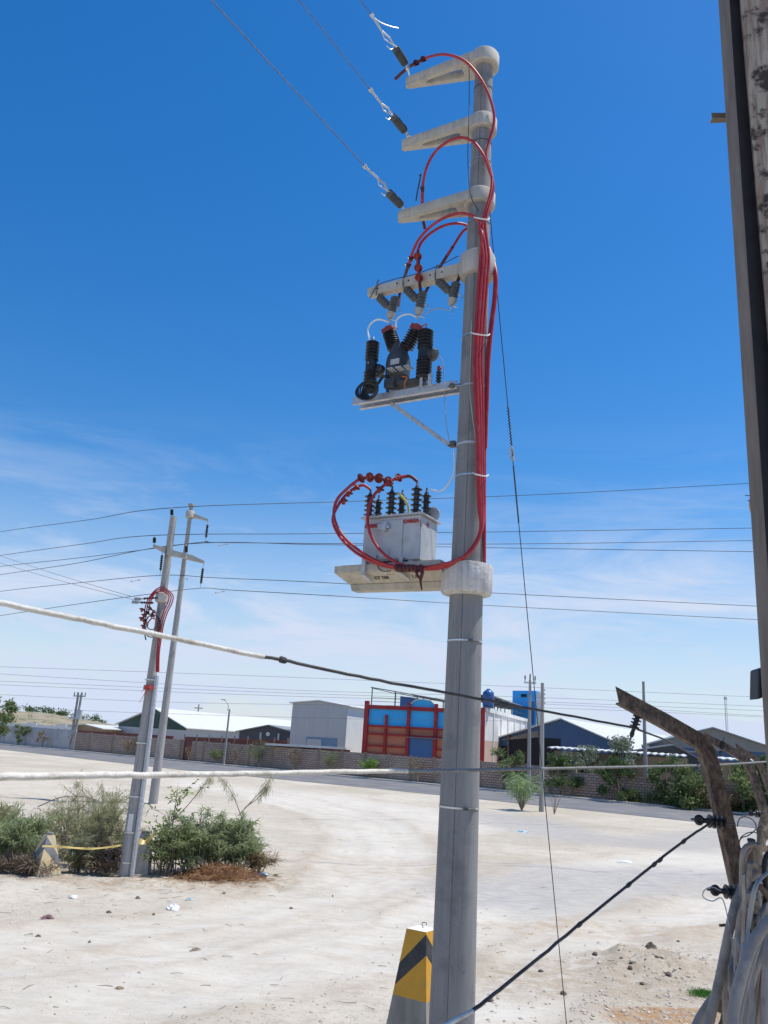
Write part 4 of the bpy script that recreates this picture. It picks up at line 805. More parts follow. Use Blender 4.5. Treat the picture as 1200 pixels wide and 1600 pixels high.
q.tube([L2(228, 955, LY-.3), L2(225, 985, LY-.3), L2(228, 1000, LY-.3)], .018, 6); q.build('cable_coil', m_black, label='loops of black cable hanging left of the left pole', cat='cable coil')
for k_, (a_, b2_) in enumerate((((215, 936), (246, 934)), ((211, 941), (240, 942)))):
    t = empty('cutout', L2(*b2_, LY-.2), ('upper' if k_ == 0 else 'lower')+' small cutout sticking out left of the left pole collar', 'fuse cutout', 'cutouts on the left pole'); q = MB(); a = L2(*a_, LY-.2); b_ = L2(*b2_, LY-.2); ribbed(q, b_, a.lerp(b_, .25), .02, 5, .035, 8); q.build('insulator', m_black, t); q = MB(); q.box(a, (.16, .08, .07)); q.tube([a, a.lerp(b_, .3)], .02, 6); q.build('head', m_gins2, t)
q = MB(); c = L2(234, 1074, LY-.2); q.lathe([(.175, 0), (.18, .05), (.175, .12)], V((B1.x, B1.y, c.z-.06)), n=20, caps=False)
for e_ in ((220, 1082), (218, 1098), (228, 1086)): b2_ = L2(*e_, LY-.3); q.tube(spline([c, c.lerp(b2_, .5)+V((0, 0, .06)), b2_]), [.03]*6+[.03]*6+[.012], 5, rz=.3) if False else q.tube([c, c.lerp(b2_, .5)+V((0, 0, .06)), b2_], [.03, .025, .015], 5, rz=.3)
q.build('red_tape', mat('red_tape', (.5, .06, .05, 1), (.6, .1, .08, 1), 9), label='red tape knotted round the left pole with loose ends', cat='tape')

# ---------------------------------------------------------------- long line wires
def wire(pts, lab, r_=.011, m_=m_dwire, group='line wires crossing the sky'):
    return MB().tube(spline([Py(x_, y_, Y) for x_, y_, Y in pts], 8), r_, 5, caps=False).build('power_line', m_, label=lab, cat='wire', group=group)
Yl, Yr = 34, 30
wire([(-60, 845, 38), (0, 831, Yl), (140, 812, 28), (268, 793.5, LY), (560, 783, 26), (860, 772, 29), (1175, 755, Yr), (1300, 748, 31)], 'topmost line wire, carried by the pin insulator on top of the nearer left pole')
wire([(-60, 878, 38), (0, 868, Yl), (130, 850, 28), (241, 836.5, LY), (480, 834, 25), (780, 831, 28), (1180, 825, Yr), (1300, 823, 31)], 'line wire over the left tip of the nearer crossarm')
wire([(-60, 908, 38), (0, 898, Yl), (120, 880, 28), (291, 850, LY), (500, 851, 25), (780, 856, 28), (1180, 862, Yr), (1300, 864, 31)], 'line wire over the right tip of the nearer crossarm')
wire([(-60, 893, 60), (0, 885, 54), (120, 872, 46), (240, 857, RY+2), (321, 846.5, RY), (360, 848, RY), (780, 850, 42), (1180, 844.5, 48), (1300, 843, 50)], 'line wire under the insulator hanging from the taller left pole top', .017)
wire([(-60, 934, 60), (0, 924, 54), (110, 912, 46), (250, 899, yr), (340, 903, RY), (520, 911, 40), (780, 927, 44), (1180, 947, 48), (1300, 953, 50)], 'line wire under the left end of the rear crossarm', .017)
wire([(-60, 972, 60), (0, 962, 54), (120, 944, 46), (220, 930, 40), (313, 919, yr), (360, 922, RY), (520, 931, 40), (780, 947, 44), (1180, 968, 48), (1300, 974, 50)], 'lowest line wire, under the right end of the rear crossarm', .017)
for (x_, y_, s_) in ((212, 905, 'left of the two left poles'), (350, 849, 'right of the top hanging insulator'), (287, 903, 'between the two hanging insulators of the rear crossarm'), (344, 923, 'on the lowest line wire right of the poles')):
    a, b_ = L2(x_-8, y_+2, RY), L2(x_+8, y_-1, RY); q = MB(); q.tube([a-V((0, 0, .06)), b_-V((0, 0, .06))], .015, 6); q.lathe([(.02, 0), (.035, .02), (.035, .12), (.02, .14)], a-V((0, 0, .06)), b_-a, 8); q.lathe([(.02, 0), (.035, .02), (.035, .12), (.02, .14)], b_-V((0, 0, .06)), a-b_, 8); q.build('vibration_damper', m_galv, label='small dumbbell damper hanging '+s_, cat='damper', group='dampers on the line wires')
for a_, b2_, lab in (((-40, 855), (205, 932), 'upper'), ((-40, 868), (212, 938), 'lower')):
    wire([(a_[0], a_[1], 27), ((a_[0]+b2_[0])/2, (a_[1]+b2_[1])/2+2, 25), (b2_[0], b2_[1], LY-.2)], lab+' pale service wire running left from the cutouts of the left pole', .008, m_gins2)
hw = [((-50, 1040), (500, 1060), (1250, 1092)), ((-50, 1050), (400, 1076), (845, 1090), (1250, 1106)), ((-50, 1062), (350, 1079), (830, 1096), (1250, 1113)), ((-50, 1068), (400, 1086), (850, 1100), (1250, 1122)), ((-50, 1083), (300, 1098), (845, 1106), (1250, 1123)), ((-50, 1100), (120, 1110), (500, 1122), (830, 1127))]
for i, pp in enumerate(hw): wire([(x_, y_, 95 if i < 4 else 75) for x_, y_ in pp], ('highest', 'second highest', 'third', 'fourth', 'fifth', 'lowest')[i]+' of the faint far wires just above the warehouses', .016 if i < 4 else .012, m_wire, 'faint far wires above the warehouses')

# ---------------------------------------------------------------- far street poles and lamp
def simple_pole(base, px, pyt, Y, r0, r1, label, name='utility_pole', m_=m_pole2, group='far street poles'):
    t = empty(name, base, label, 'utility pole', group); z = Py(px, pyt, Y).z; a = V(base)
    MB().lathe([(r0, -.3), ((r0+r1)/2, z/2), (r1, z)], a, n=16).build('shaft', m_, t); return t, z
a = Pz(846, 1268); t, z = simple_pole(a, 846, 1067, a.y, .165, .11, 'thick pale pole in the sand before the road, right of the main pole')
for k_ in range(4):
    q = MB(); q.lathe([(.05, 0), (.05, .1)], V((a.x+.16, a.y, z-.5-k_*.28)), UP, 8); q.build('spool_insulator', m_wplas, t)
a = Pz(826, 1250); a = V((a.x, 70.0, 0)); a.x = Py(826, 1250, 70).x; t, z = simple_pole(a, 826, 1062, 70, .17, .1, 'dark thin pole behind the road carrying three pin insulators')
for dx in (-.42, 0, .42):
    q = MB(); q.tube([V((a.x+dx, a.y, z-.25)), V((a.x+dx, a.y, z+.1))], .03, 6); ribbed(q, V((a.x+dx, a.y, z+.0)), V((a.x+dx, a.y, z+.5 if dx == 0 else z+.35)), .04, 3, .08, 8); q.build('pin_insulator', m_dstrap, t)
MB().box(V((a.x, a.y, z-.25)), (1.0, .12, .14)).build('crossarm', m_wplas, t)
a = Pz(1010, 1256); simple_pole(a, 1008, 1065, a.y, .2, .11, 'tall grey pole beside the trees right of the blue warehouse')
a = Py(352, 1170, 98); a = V((a.x, 98, 0)); t, z = simple_pole(a, 356, 1108, 98, .14, .1, 'street lamp pole with a curved arm left of the white hall', 'street_lamp')
t['category'] = 'street lamp'; pts = [Py(355.5, 1110, 98), Py(357, 1104, 98), Py(354, 1097, 98), Py(350, 1093.5, 98)]
MB().tube(spline(pts), .05, 6).build('lamp_arm', m_lampm, t); MB().box(Py(349, 1093.3, 98), (.5, .2, .1)).build('lamp_head', m_lampm, t)
for k_, (x0, x1) in enumerate(((111, 116), (116, 123))):
    a = Py(x0+1, 1150, 120); a = V((a.x, 120, 0)); t, z = simple_pole(a, x1, 1084, 120, .22, .14, ('left' if k_ == 0 else 'right')+' pole of the far transformer pair at the left edge', group='far paired poles')
    MB().box(V((a.x, a.y, z-.3)), (1.3, .14, .14)).build('crossarm', m_pole2, t)
    for dx in (-.55, 0, .55): q = MB(); ribbed(q, V((a.x+dx, a.y, z-.23)), V((a.x+dx, a.y, z+.25)), .05, 2, .09, 6); q.build('pin_insulator', m_dstrap, t)
a = Py(118, 1122, 119.5); q = MB(); q.box(a, (1.5, .9, .25)); q.box(a+V((.4, 0, .6)), (.7, .6, 1.05)); q.build('transformer', m_lampm, label='small far transformer slung between the distant paired poles', cat='transformer')
a = Py(308, 1125, 220); t, z = simple_pole(V((a.x, 220, 0)), 308.5, 1100, 220, .2, .15, 'tiny distant pole above the white warehouse roof', group='far street poles'); MB().box(V((a.x, 220, z-1)), (2.2, .2, .2)).build('crossarm', m_dstrap, t)
a = Py(1137, 1160, 420); a = V((a.x, 420, 0)); t = empty('radio_mast', a, 'faint thin lattice mast on the horizon at the right', 'mast'); z = Py(1137, 1087, 420).z; q = MB()
for dx, dy in ((-.5, 0), (.5, 0), (0, .8)): q.tube([a+V((dx, dy, 0)), a+V((dx, dy, z))], .07, 5)
for k_ in range(int(z/1.5)): q.tube([a+V((-.5, 0, k_*1.5)), a+V((.5, 0, k_*1.5+1.5))], .04, 4); q.tube([a+V((.5, 0, k_*1.5)), a+V((-.5, 0, k_*1.5+1.5))], .04, 4)
q.build('lattice', m_pole2, t); MB().lathe([(.8, 0), (.8, 1.2)], a+V((0, 0, z-2)), UP, 10).build('antenna', m_wplas, t)

# ---------------------------------------------------------------- boundary walls
def wall_seg(q, a, b_, h, th, u0, h2=None):
    a, b_ = V((a[0], a[1], 0)), V((b_[0], b_[1], 0)); d_ = (b_-a); l_ = d_.length; d_ /= l_; n_ = V((d_.y, -d_.x, 0)); h2 = h2 or h
    A0, B0, A1, B1_ = a, b_, a-n_*th, b_-n_*th; Z = V((0, 0, 1))
    q.poly([A0, B0, B0+Z*h2, A0+Z*h], uv=[(u0, 0), (u0+l_, 0), (u0+l_, h2), (u0, h)])
    q.poly([B1_, A1, A1+Z*h, B1_+Z*h2], uv=[(u0, 0), (u0+l_, 0), (u0+l_, h2), (u0, h)])
    q.poly([A0+Z*h, B0+Z*h2, B1_+Z*h2, A1+Z*h], uv=[(u0, 0), (u0+l_, 0), (u0+l_, th), (u0, th)])
    q.poly([A0, A0+Z*h, A1+Z*h, A1], uv=[(0, 0), (0, h), (th, h), (th, 0)]); q.poly([B0, B1_, B1_+Z*h2, B0+Z*h2], uv=[(0, 0), (th, 0), (th, h2), (0, h2)]); return u0+l_
wl = [(x_, y_+2.3) for x_, y_ in road_far]
def wpt(px, py=1200):
    d_ = ray(px, py); k_ = d_.x/d_.y; lo, hi = -150.0, 100.0
    for _ in range(50):
        m_ = (lo+hi)/2
        if m_/lerp_line(wl, m_) < k_: lo = m_
        else: hi = m_
    return (lo, lerp_line(wl, lo))
pxs = [119, 180, 250, 330, 420, 500, 580, 660, 740, 820, 900]
pts = [wpt(x_, 1147+(x_-119)*.075) for x_ in pxs]; q = MB(); u = 0
for a, b_ in zip(pts, pts[1:]): u = wall_seg(q, a, b_, 2.45, .25, u)
bw = empty('block_wall', (pts[0][0], pts[0][1], 0), 'long brown block wall with open honeycomb courses along the far side of the road', 'wall'); q.build('masonry', m_block, bw)
q = MB()
for x_ in range(140, 900, 36):
    p = wpt(x_, 1160); q.box(V((p[0], p[1]+.13, 1.26)), (.3, .46, 2.52))
q.build('pilasters', m_tan, bw)
pts = [wpt(x_, 1210) for x_ in (900, 980, 1060, 1140, 1200, 1290)]; q = MB(); u = 0
for i, (a, b_) in enumerate(zip(pts, pts[1:])): u = wall_seg(q, a, b_, 2.1, .25, u)
q.build('block_wall', m_block, label='lower block wall half hidden behind the trees at the right', cat='wall')
pts = [wpt(x_, 1140) for x_ in (-60, 0, 60, 118)]; q = MB(); u = 0
for a, b_ in zip(pts, pts[1:]): u = wall_seg(q, a, b_, 2.7, .2, u)
gw_ = empty('rendered_wall', (pts[0][0], pts[0][1], 0), 'whitish grey rendered wall at the far left edge', 'wall'); q.build('masonry', m_gwall, gw_); q = MB()
for x_ in (5, 45, 90, 116): p = wpt(x_, 1150); q.box(V((p[0], p[1]+.1, 1.4)), (.35, .35, 2.8))
q.build('pilasters', m_gwall, gw_)
q = MB(); pn = []
for i in range(9):
    x_ = -20+i*15.5; a = Py(x_, 1128+i*.8, 132-i*.6); q2 = Py(x_+14.6, 1128.8+i*.8, 131.4-i*.6); h_ = a.z+(.25 if i % 3 == 1 else 0); wall_seg(q, (a.x, a.y), (q2.x, q2.y), h_, .15, i*2)
q.build('panel_wall', m_hallw, label='row of white panels behind the grey wall at the far left', cat='wall')
q = MB(); a, b_, c_ = Py(122, 1141, 122), Py(270, 1150, 108), Py(285, 1151, 107); wall_seg(q, (a.x, a.y), (b_.x, b_.y), a.z, .2, 0, b_.z); q.build('red_wall', m_redwall, label='dark red wall rising just behind the brown block wall at the left', cat='wall')
q = MB(); a, b_ = Py(289, 1151, 104), Py(450, 1157, 98); wall_seg(q, (a.x, a.y), (b_.x, b_.y), a.z, .2, 0, b_.z)
rf = empty('red_fence', (a.x, a.y, 0), 'rust red panel fence with posts in front of the slate warehouse', 'fence'); q.build('panel', m_redwall, rf)
for k_ in range(9):
    p = a.lerp(b_, k_/8); MB().box(V((p.x, p.y-.12, (p.z+.3)/2)), (.15, .15, p.z+.3)).build('post', m_tan, rf)
q = MB(); a, b_ = Py(420, 1163, 96), Py(546, 1170, 92); q.beam(V((a.x, a.y, a.z)), V((b_.x, b_.y, b_.z)), 1.6, .22); lr = empty('low_shed', (a.x, a.y, 0), 'low shed with a long thin white roof in front of the pale hall', 'shed'); q.build('roof', m_roofw, lr); q = MB(); wall_seg(q, (a.x, a.y+.3), (b_.x, b_.y+.3), a.z-.12, .2, 0, b_.z-.12); q.build('wall', m_redwall, lr)

# ---------------------------------------------------------------- warehouses
class Hall:
    def __init__(s, name, px, pyh, Y, th, pxr, depth, label, cat='warehouse'):
        d_ = ray(px, pyh); s.O = V((d_.x/d_.y*Y, Y, 0)); s.X = V((math.cos(th), -math.sin(th), 0)); s.Y = V((math.sin(th), math.cos(th), 0))
        d2 = ray(pxr, pyh+(pxr-px)*.063); k_ = d2.x/d2.y; s.w = (k_*s.O.y-s.O.x)/(s.X.x-k_*s.X.y); s.depth = depth
        s.root = empty(name, s.O, label, cat)
    def P(s, u, v, z): return s.O + s.X*u + s.Y*v + V((0, 0, z))
    def fac(s, px, py): p = Ppl(px, py, s.O, s.Y); return (p-s.O).dot(s.X), p.z
    def rect(s, q, u0, u1, z0, z1, v0=0.0, th=.1):       # block standing proud of the front by th
        q.hexa([s.P(u0, v0-th, z0), s.P(u1, v0-th, z0), s.P(u1, v0, z0), s.P(u0, v0, z0), s.P(u0, v0-th, z1), s.P(u1, v0-th, z1), s.P(u1, v0, z1), s.P(u0, v0, z1)])
    def gable(s, el, er, up, zp_, mf, ms, mr, over=.5, zsplit=None, mlow=None, zb=0):
        q = MB(); w_, d_ = s.w, s.depth
        def quad(q, pts, uv): q.poly(pts, uv=uv)
        z0 = zsplit or zb
        for v, flip, nm_ in ((0, 1, 'front_wall'), (d_, -1, 'rear_wall')):
            q = MB(); q.poly([s.P(0, v, z0), s.P(w_, v, z0), s.P(w_, v, er), s.P(up, v, zp_), s.P(0, v, el)][::flip], uv=[(0, z0), (w_, z0), (w_, er), (up, zp_), (0, el)][::flip])
            q.build(nm_, mf, s.root)
        if zsplit:
            q = MB(); q.poly([s.P(0, 0, zb), s.P(w_, 0, zb), s.P(w_, 0, z0), s.P(0, 0, z0)], uv=[(0, zb), (w_, zb), (w_, z0), (0, z0)]); q.build('lower_wall', mlow, s.root)
        q = MB(); q.poly([s.P(w_, 0, zb), s.P(w_, d_, zb), s.P(w_, d_, er), s.P(w_, 0, er)], uv=[(0, 0), (d_, 0), (d_, er), (0, er)]); q.build('side_wall', ms, s.root); q = MB(); q.poly([s.P(0, d_, zb), s.P(0, 0, zb), s.P(0, 0, el), s.P(0, d_, el)], uv=[(0, 0), (d_, 0), (d_, el), (0, el)]); q.build('side_wall', ms, s.root)
        q = MB(); t_ = .12
        for (ua, za, ub, zb_) in ((-.4, el-.4*(zp_-el)/up, up, zp_), (up, zp_, w_+.4, er-.4*(zp_-er)/(w_-up))):
            sl_ = math.hypot(ub-ua, zb_-za); pts = [s.P(ua, -over, za+.02), s.P(ub, -over, zb_+.02), s.P(ub, d_+over, zb_+.02), s.P(ua, d_+over, za+.02)]
            q.poly([p_+V((0, 0, t_)) for p_ in pts], uv=[(0, 0), (0, sl_), (d_, sl_), (d_, 0)]); q.poly(pts[::-1])
            for i in range(4): j = (i+1) % 4; q.poly([pts[i], pts[j], pts[j]+V((0, 0, t_)), pts[i]+V((0, 0, t_))])
        q.build('roof', mr, s.root)
# green gabled one
H_ = Hall('warehouse', 185, 1135, 132, R(26), 291, 75, 'warehouse with dark green gable and long white roof behind the left poles')
el = H_.fac(185, 1131)[1]; er = H_.fac(291, 1137)[1]; up, zp_ = H_.fac(243, 1107); H_.gable(el, er, up, zp_, m_green, m_hall, m_roofw, zsplit=H_.fac(240, 1138)[1], mlow=m_hall)
H_ = Hall('warehouse', 374, 1146, 112, R(14), 452, 40, 'low slate grey gabled warehouse with a round white vent')
el = H_.fac(374, 1143)[1]; er = H_.fac(452, 1143)[1]; up, zp_ = H_.fac(421, 1134); H_.gable(el, er, up, zp_, m_slate, m_slate, m_roofg)
uc, zc_ = H_.fac(419, 1147); MB().lathe([(.26, 0), (.26, .12)], H_.P(uc, -.13, zc_), H_.Y, 16).build('vent', m_wplas, H_.root)
for x_ in (408, 436): u_ = H_.fac(x_, 1145)[0]; q = MB(); H_.rect(q, u_-.12, u_+.12, 0, zp_-.9, th=.14); q.build('column', m_hall, H_.root)
# wide roof behind it
H_ = Hall('warehouse', 300, 1142, 190, R(14), 470, 60, 'wide white roofed warehouse glimpsed between the slate one and the pale hall'); el = H_.fac(300, 1138)[1]; er = H_.fac(470, 1142)[1]; up, zp_ = H_.fac(440, 1128); H_.gable(el, er, up, zp_, m_hall, m_hall, m_roofw)
# pale hall
H_ = Hall('hall', 453, 1150, 108, R(22), 540, 22, 'tall white sheet metal hall with a front coloured shade grey left of the red and blue building', 'hall')
el = H_.fac(454, 1098.5)[1]; er = H_.fac(541, 1104)[1]; up, zp_ = H_.fac(499, 1095.5); H_.gable(el, er, up, zp_, m_hall, m_hallw, m_roofw, over=.25)  # grey front and white side put shade and sun into the sheet colour
u0, z1 = H_.fac(479, 1151.5); u1, _ = H_.fac(527, 1153); um = H_.fac(503, 1152)[0]; q = MB(); H_.rect(q, u0, u1, 0, z1, th=.08); dr = q.build('door', mat('dull_blue', (.13, .22, .33, 1), (.17, .26, .38, 1), 1), H_.root); q = MB(); H_.rect(q, u0+.15, um, .1, z1-.2, v0=-.082, th=.05); q.build('door_leaf', m_hall, dr)
# red and blue building
H_ = Hall('factory', 569, 1158, 95, R(20), 757, 34, 'two storey red framed building with blue panels, brick bays and a blue gate', 'factory')
zr = lambda y_: H_.fac(575, y_)[1]; uu = lambda x_: H_.fac(x_, 1150)[0]; Wd = H_.w; ztop = zr(1102)
q = MB(); wl_ = H_.P
for (pa, pb, l_) in (((0, 0), (Wd, 0), Wd),): q.poly([wl_(0, 0, 0), wl_(Wd, 0, 0), wl_(Wd, 0, zr(1134)), wl_(0, 0, zr(1134))], uv=[(0, 0), (Wd, 0), (Wd, zr(1134)), (0, zr(1134))])
q.build('brick_wall', m_brick, H_.root)
q = MB(); za = zr(1134); q.poly([wl_(0, 0, za), wl_(Wd, 0, za), wl_(Wd, 0, ztop), wl_(0, 0, ztop)]); q.build('blue_panels', m_blue, H_.root)
q = MB(); q.hexa([wl_(0, .02, 0), wl_(Wd, .02, 0), wl_(Wd, H_.depth, 0), wl_(0, H_.depth, 0), wl_(0, .02, ztop-.1), wl_(Wd, .02, ztop-.1), wl_(Wd, H_.depth, ztop-.1), wl_(0, H_.depth, ztop-.1)]); q.build('body', m_wplas, H_.root)
zs = zr(1146); q = MB(); q.poly([wl_(Wd+.01, 0, 0), wl_(Wd+.01, H_.depth, 0), wl_(Wd+.01, H_.depth, zs), wl_(Wd+.01, 0, zs)], uv=[(0, 0), (H_.depth, 0), (H_.depth, zs), (0, zs)]); q.build('side_brick', m_pinkb, H_.root)
for k_ in range(1, 8): q = MB(); v_ = H_.depth*k_/8; q.hexa([wl_(Wd, v_-.15, 0), wl_(Wd+.12, v_-.15, 0), wl_(Wd+.12, v_+.15, 0), wl_(Wd, v_+.15, 0), wl_(Wd, v_-.15, ztop+.0), wl_(Wd+.12, v_-.15, ztop), wl_(Wd+.12, v_+.15, ztop), wl_(Wd, v_+.15, ztop)]); q.build('side_column', m_wplas, H_.root)
q = MB()
q.hexa([wl_(Wd-.2, .3, ztop-.08), wl_(Wd+.15, .3, ztop-.08), wl_(Wd+.15, H_.depth, ztop-.08), wl_(Wd-.2, H_.depth, ztop-.08), wl_(Wd-.2, .3, ztop+.35), wl_(Wd+.15, .3, ztop+.35), wl_(Wd+.15, H_.depth, ztop+.35), wl_(Wd-.2, H_.depth, ztop+.35)]); q.build('parapet', m_wplas, H_.root)
for (x0, x1, yt, yb_) in ((568, 574.5, 1095, None), (601, 604.5, 1117, None), (635.5, 640, 1098, None), (678, 683, 1100, None), (717, 721, 1102, None), (751.5, 757.5, 1106, None)):
    q = MB(); yt2 = yt-(x0-571)*.048; H_.rect(q, uu(x0), uu(x1), 0, H_.fac((x0+x1)/2, yt)[1], th=.32); q.build('pillar', m_redb, H_.root)
for (y0, y1) in ((1101, 1107), (1132, 1135), (1144.5, 1147.5), (1163, 1165.5), (1176, 1178)):
    for xa, xb in (((574.6, 635.4), (683.2, 751.4)) if y0 > 1150 else ((574.6, 751.4),)): q = MB(); H_.rect(q, uu(xa), uu(xb), zr(y1), zr(y0), th=.22); q.build('beam', m_redb, H_.root)
u0, u1 = uu(640), uu(678); um = (u0+u1)/2; zg = zr(1101.2); q = MB(); pts = [(u0, zg), (u1, zg), (u1, zg+.30), (um+.9, zg+.70), (um, zg+.84), (um-.9, zg+.70), (u0, zg+.30)]
q.prism(pts, 0, .2, lambda x_, y_, z_: wl_(x_, z_, y_)); q.build('gable_panel', m_blue, H_.root)
q = MB()
for (a_, b2_) in zip(pts[2:], pts[3:]): q.beam(wl_(a_[0], .05, a_[1]+.04), wl_(b2_[0], .05, b2_[1]+.04), .45, .09)
q.build('gable_trim', m_wplas, H_.root)
q = MB(); H_.rect(q, uu(640.2), uu(677.8), 0, zr(1149), th=.12); q.build('gate', m_bluedoor, H_.root)
q = MB(); q.hexa([wl_(uu(637), -.9, zr(1148.6)), wl_(uu(719), -.9, zr(1148.6)), wl_(uu(719), -.33, zr(1148)), wl_(uu(637), -.33, zr(1148)), wl_(uu(637), -.9, zr(1148)), wl_(uu(719), -.9, zr(1148)), wl_(uu(719), -.33, zr(1147.2)), wl_(uu(637), -.33, zr(1147.2))]); q.build('canopy', m_roofg, H_.root)
# roof frames on top of it
q = MB(); ztt = H_.fac(571, 1073)[1]
def post(u_, v_, z0, z1, r_=.06): q.box(wl_(u_, v_, (z0+z1)/2), (r_*2, r_*2, z1-z0))
for u_ in (.4, 3.2, 6.5, 9.4): post(u_, .5, ztop, ztt-.12*u_); post(u_, 9, ztop, ztt-.12*u_)
q.beam(wl_(.2, .5, ztt), wl_(11, .5, ztt-1.35), .08, .1); q.beam(wl_(.2, 9, ztt), wl_(11, 9, ztt-1.35), .08, .1); q.beam(wl_(.4, .5, ztt-.1), wl_(.4, 9, ztt-.1), .06, .08)
q.beam(wl_(.4, .5, ztop+.9), wl_(4, .5, ztop+.9), .05, .05); q.beam(wl_(.4, .5, ztop+.5), wl_(4, .5, ztop+.5), .05, .05); q.build('roof_frame', m_dstrap, H_.root)
q = MB(); q.hexa([wl_(5.2, .6, ztt-.72), wl_(12.2, .6, ztt-1.62), wl_(12.2, 9, ztt-1.62), wl_(5.2, 9, ztt-.72), wl_(5.2, .6, ztt-.66), wl_(12.2, .6, ztt-1.56), wl_(12.2, 9, ztt-1.56), wl_(5.2, 9, ztt-.66)]); q.build('sheet_canopy', m_roofg, H_.root)
q = MB(); q.hexa([wl_(3.3, 2.0, ztop), wl_(6.2, 2.0, ztop), wl_(6.2, 6, ztop), wl_(3.3, 6, ztop), wl_(3.3, 2, ztt-.75), wl_(6.2, 2, ztt-1), wl_(6.2, 6, ztt-1), wl_(3.3, 6, ztt-.75)]); q.build('rooftop_room', m_tankb, H_.root)
# long canopy down the side roof
zc1 = Py(795, 1086, 92).z
for k_ in range(7):
    v_ = 3+k_*4.4; q = MB(); q.box(wl_(Wd-.2, v_, (ztop+zc1-.3)/2+.1), (.1, .1, zc1-ztop)); q.box(wl_(Wd-4.2, v_, (ztop+zc1)/2), (.1, .1, zc1-ztop)); q.beam(wl_(Wd-4.6, v_, zc1-.1), wl_(Wd+.3, v_, zc1-.3), .08, .14); q.beam(wl_(Wd-.05, v_-2.2, ztop+.9), wl_(Wd-.05, v_+2.2, ztop+.9), .05, .05); q.build('canopy_frame', m_dstrap, H_.root)
q = MB(); q.hexa([wl_(Wd-4.8, 1.5, zc1), wl_(Wd+.5, 1.5, zc1-.25), wl_(Wd+.5, 31, zc1-.25), wl_(Wd-4.8, 31, zc1), wl_(Wd-4.8, 1.5, zc1+.06), wl_(Wd+.5, 1.5, zc1-.19), wl_(Wd+.5, 31, zc1-.19), wl_(Wd-4.8, 31, zc1+.06)]); q.build('side_canopy', m_roofg, H_.root)
a = Py(761, 1100, H_.P(Wd-.6, .9, 0).y); zt_ = Py(762, 1076, 84).z; ct = wl_(Wd-.05, 1.0, 0); ct = V((Py(763, 1090, ct.y).x, ct.y, 0)); wt = empty('water_tank', ct+V((0, 0, ztop+.3)), 'dark blue plastic water tank on the roof corner by the pole', 'water tank')
q = MB(); q.lathe([(.5, 0), (.62, .12), (.64, .6), (.62, .62), (.64, .66), (.64, 1.2), (.6, 1.5), (.35, 1.75), (.2, 1.8), (.2, 1.9)], V((ct.x, ct.y, ztop+.5)), n=24); q.build('tank', m_tankb, wt); q = MB(); q.box(V((ct.x, ct.y, ztop+.42)), (1.1, 1.1, .14)); q.build('base', m_tankb, wt)
# bright blue stair tower further back
yT = 118; a, b_ = Py(801, 1079, yT), Py(837, 1079, yT-2.5); tw_ = empty('stair_tower', (a.x, a.y, 0), 'bright blue box tower standing behind the white side wall', 'tower'); X_ = (V((b_.x, b_.y, 0))-V((a.x, a.y, 0))); wT = X_.length; X_.normalize(); Yv = V((-X_.y, X_.x, 0)); o_ = V((a.x, a.y, 0))
q = MB(); q.hexa([o_, o_+X_*wT, o_+X_*wT+Yv*1.1, o_+Yv*1.1]+[p_+V((0, 0, a.z)) for p_ in (o_, o_+X_*wT, o_+X_*wT+Yv*1.1, o_+Yv*1.1)]); q.build('front', m_cyan, tw_)
q = MB(); q.hexa([p_+V((0, 0, .0)) for p_ in (o_+X_*(wT+.02)+Yv*.1, o_+X_*(wT+.7)+Yv*.1, o_+X_*(wT+.7)+Yv*1.2, o_+X_*(wT+.02)+Yv*1.2)]+[p_+V((0, 0, a.z-.2)) for p_ in (o_+X_*(wT+.02)+Yv*.1, o_+X_*(wT+.7)+Yv*.1, o_+X_*(wT+.7)+Yv*1.2, o_+X_*(wT+.02)+Yv*1.2)]); q.build('side', m_wplas, tw_)
q = MB(); q.box(o_+X_*(wT*.5)-Yv*.03+V((0, 0, a.z-.7)), (.9, .08, .45), (X_, Yv, UP)); q.build('window', m_inside, tw_); q = MB(); q.box(o_+X_*(wT*.86)-Yv*.03+V((0, 0, a.z-3.0)), (.7, .08, 3.0), (X_, Yv, UP)); q.build('doorway', m_tankb, tw_)
# navy warehouse
H_ = Hall('warehouse', 774, 1172, 98, R(32), 991, 60, 'navy blue gabled warehouse with white roof and a bay coloured dark for its shade'); el = H_.fac(774, 1155)[1]; er = H_.fac(991, 1173)[1]; up, zp_ = H_.fac(878, 1124)
H_.gable(el, er, up, zp_, m_navy, m_slate, m_roofw)
u0, z1 = H_.fac(779, 1157); u1, _ = H_.fac(876, 1157); q = MB(); H_.rect(q, .3, H_.fac(796, 1160)[0], 0, H_.fac(790, 1166)[1], th=.06); H_.rect(q, H_.fac(797, 1160)[0], u1, 0, H_.fac(840, 1152.5)[1], th=.05); q.build('bay_shade_panel', m_inside, H_.root)  # flat dark panels stand for the shade inside the bay
q = MB(); uL = H_.fac(842, 1140)[0]
q.poly([H_.P(uL, -.09, H_.fac(842, 1152)[1]), H_.P(.2, -.09, el-.15), H_.P(uL, -.09, H_.fac(842, 1141)[1])][::-1]); q.build('truss', mat('truss_tan', (.16, .14, .11, 1), (.22, .2, .16, 1), 3), H_.root)
for x_ in (776, 795, 826): u_ = H_.fac(x_, 1160)[0]; q = MB(); H_.rect(q, u_-.1, u_+.1, 0, el+.2+(u_*.25), v0=-.08, th=.16); q.build('post', m_rust, H_.root)
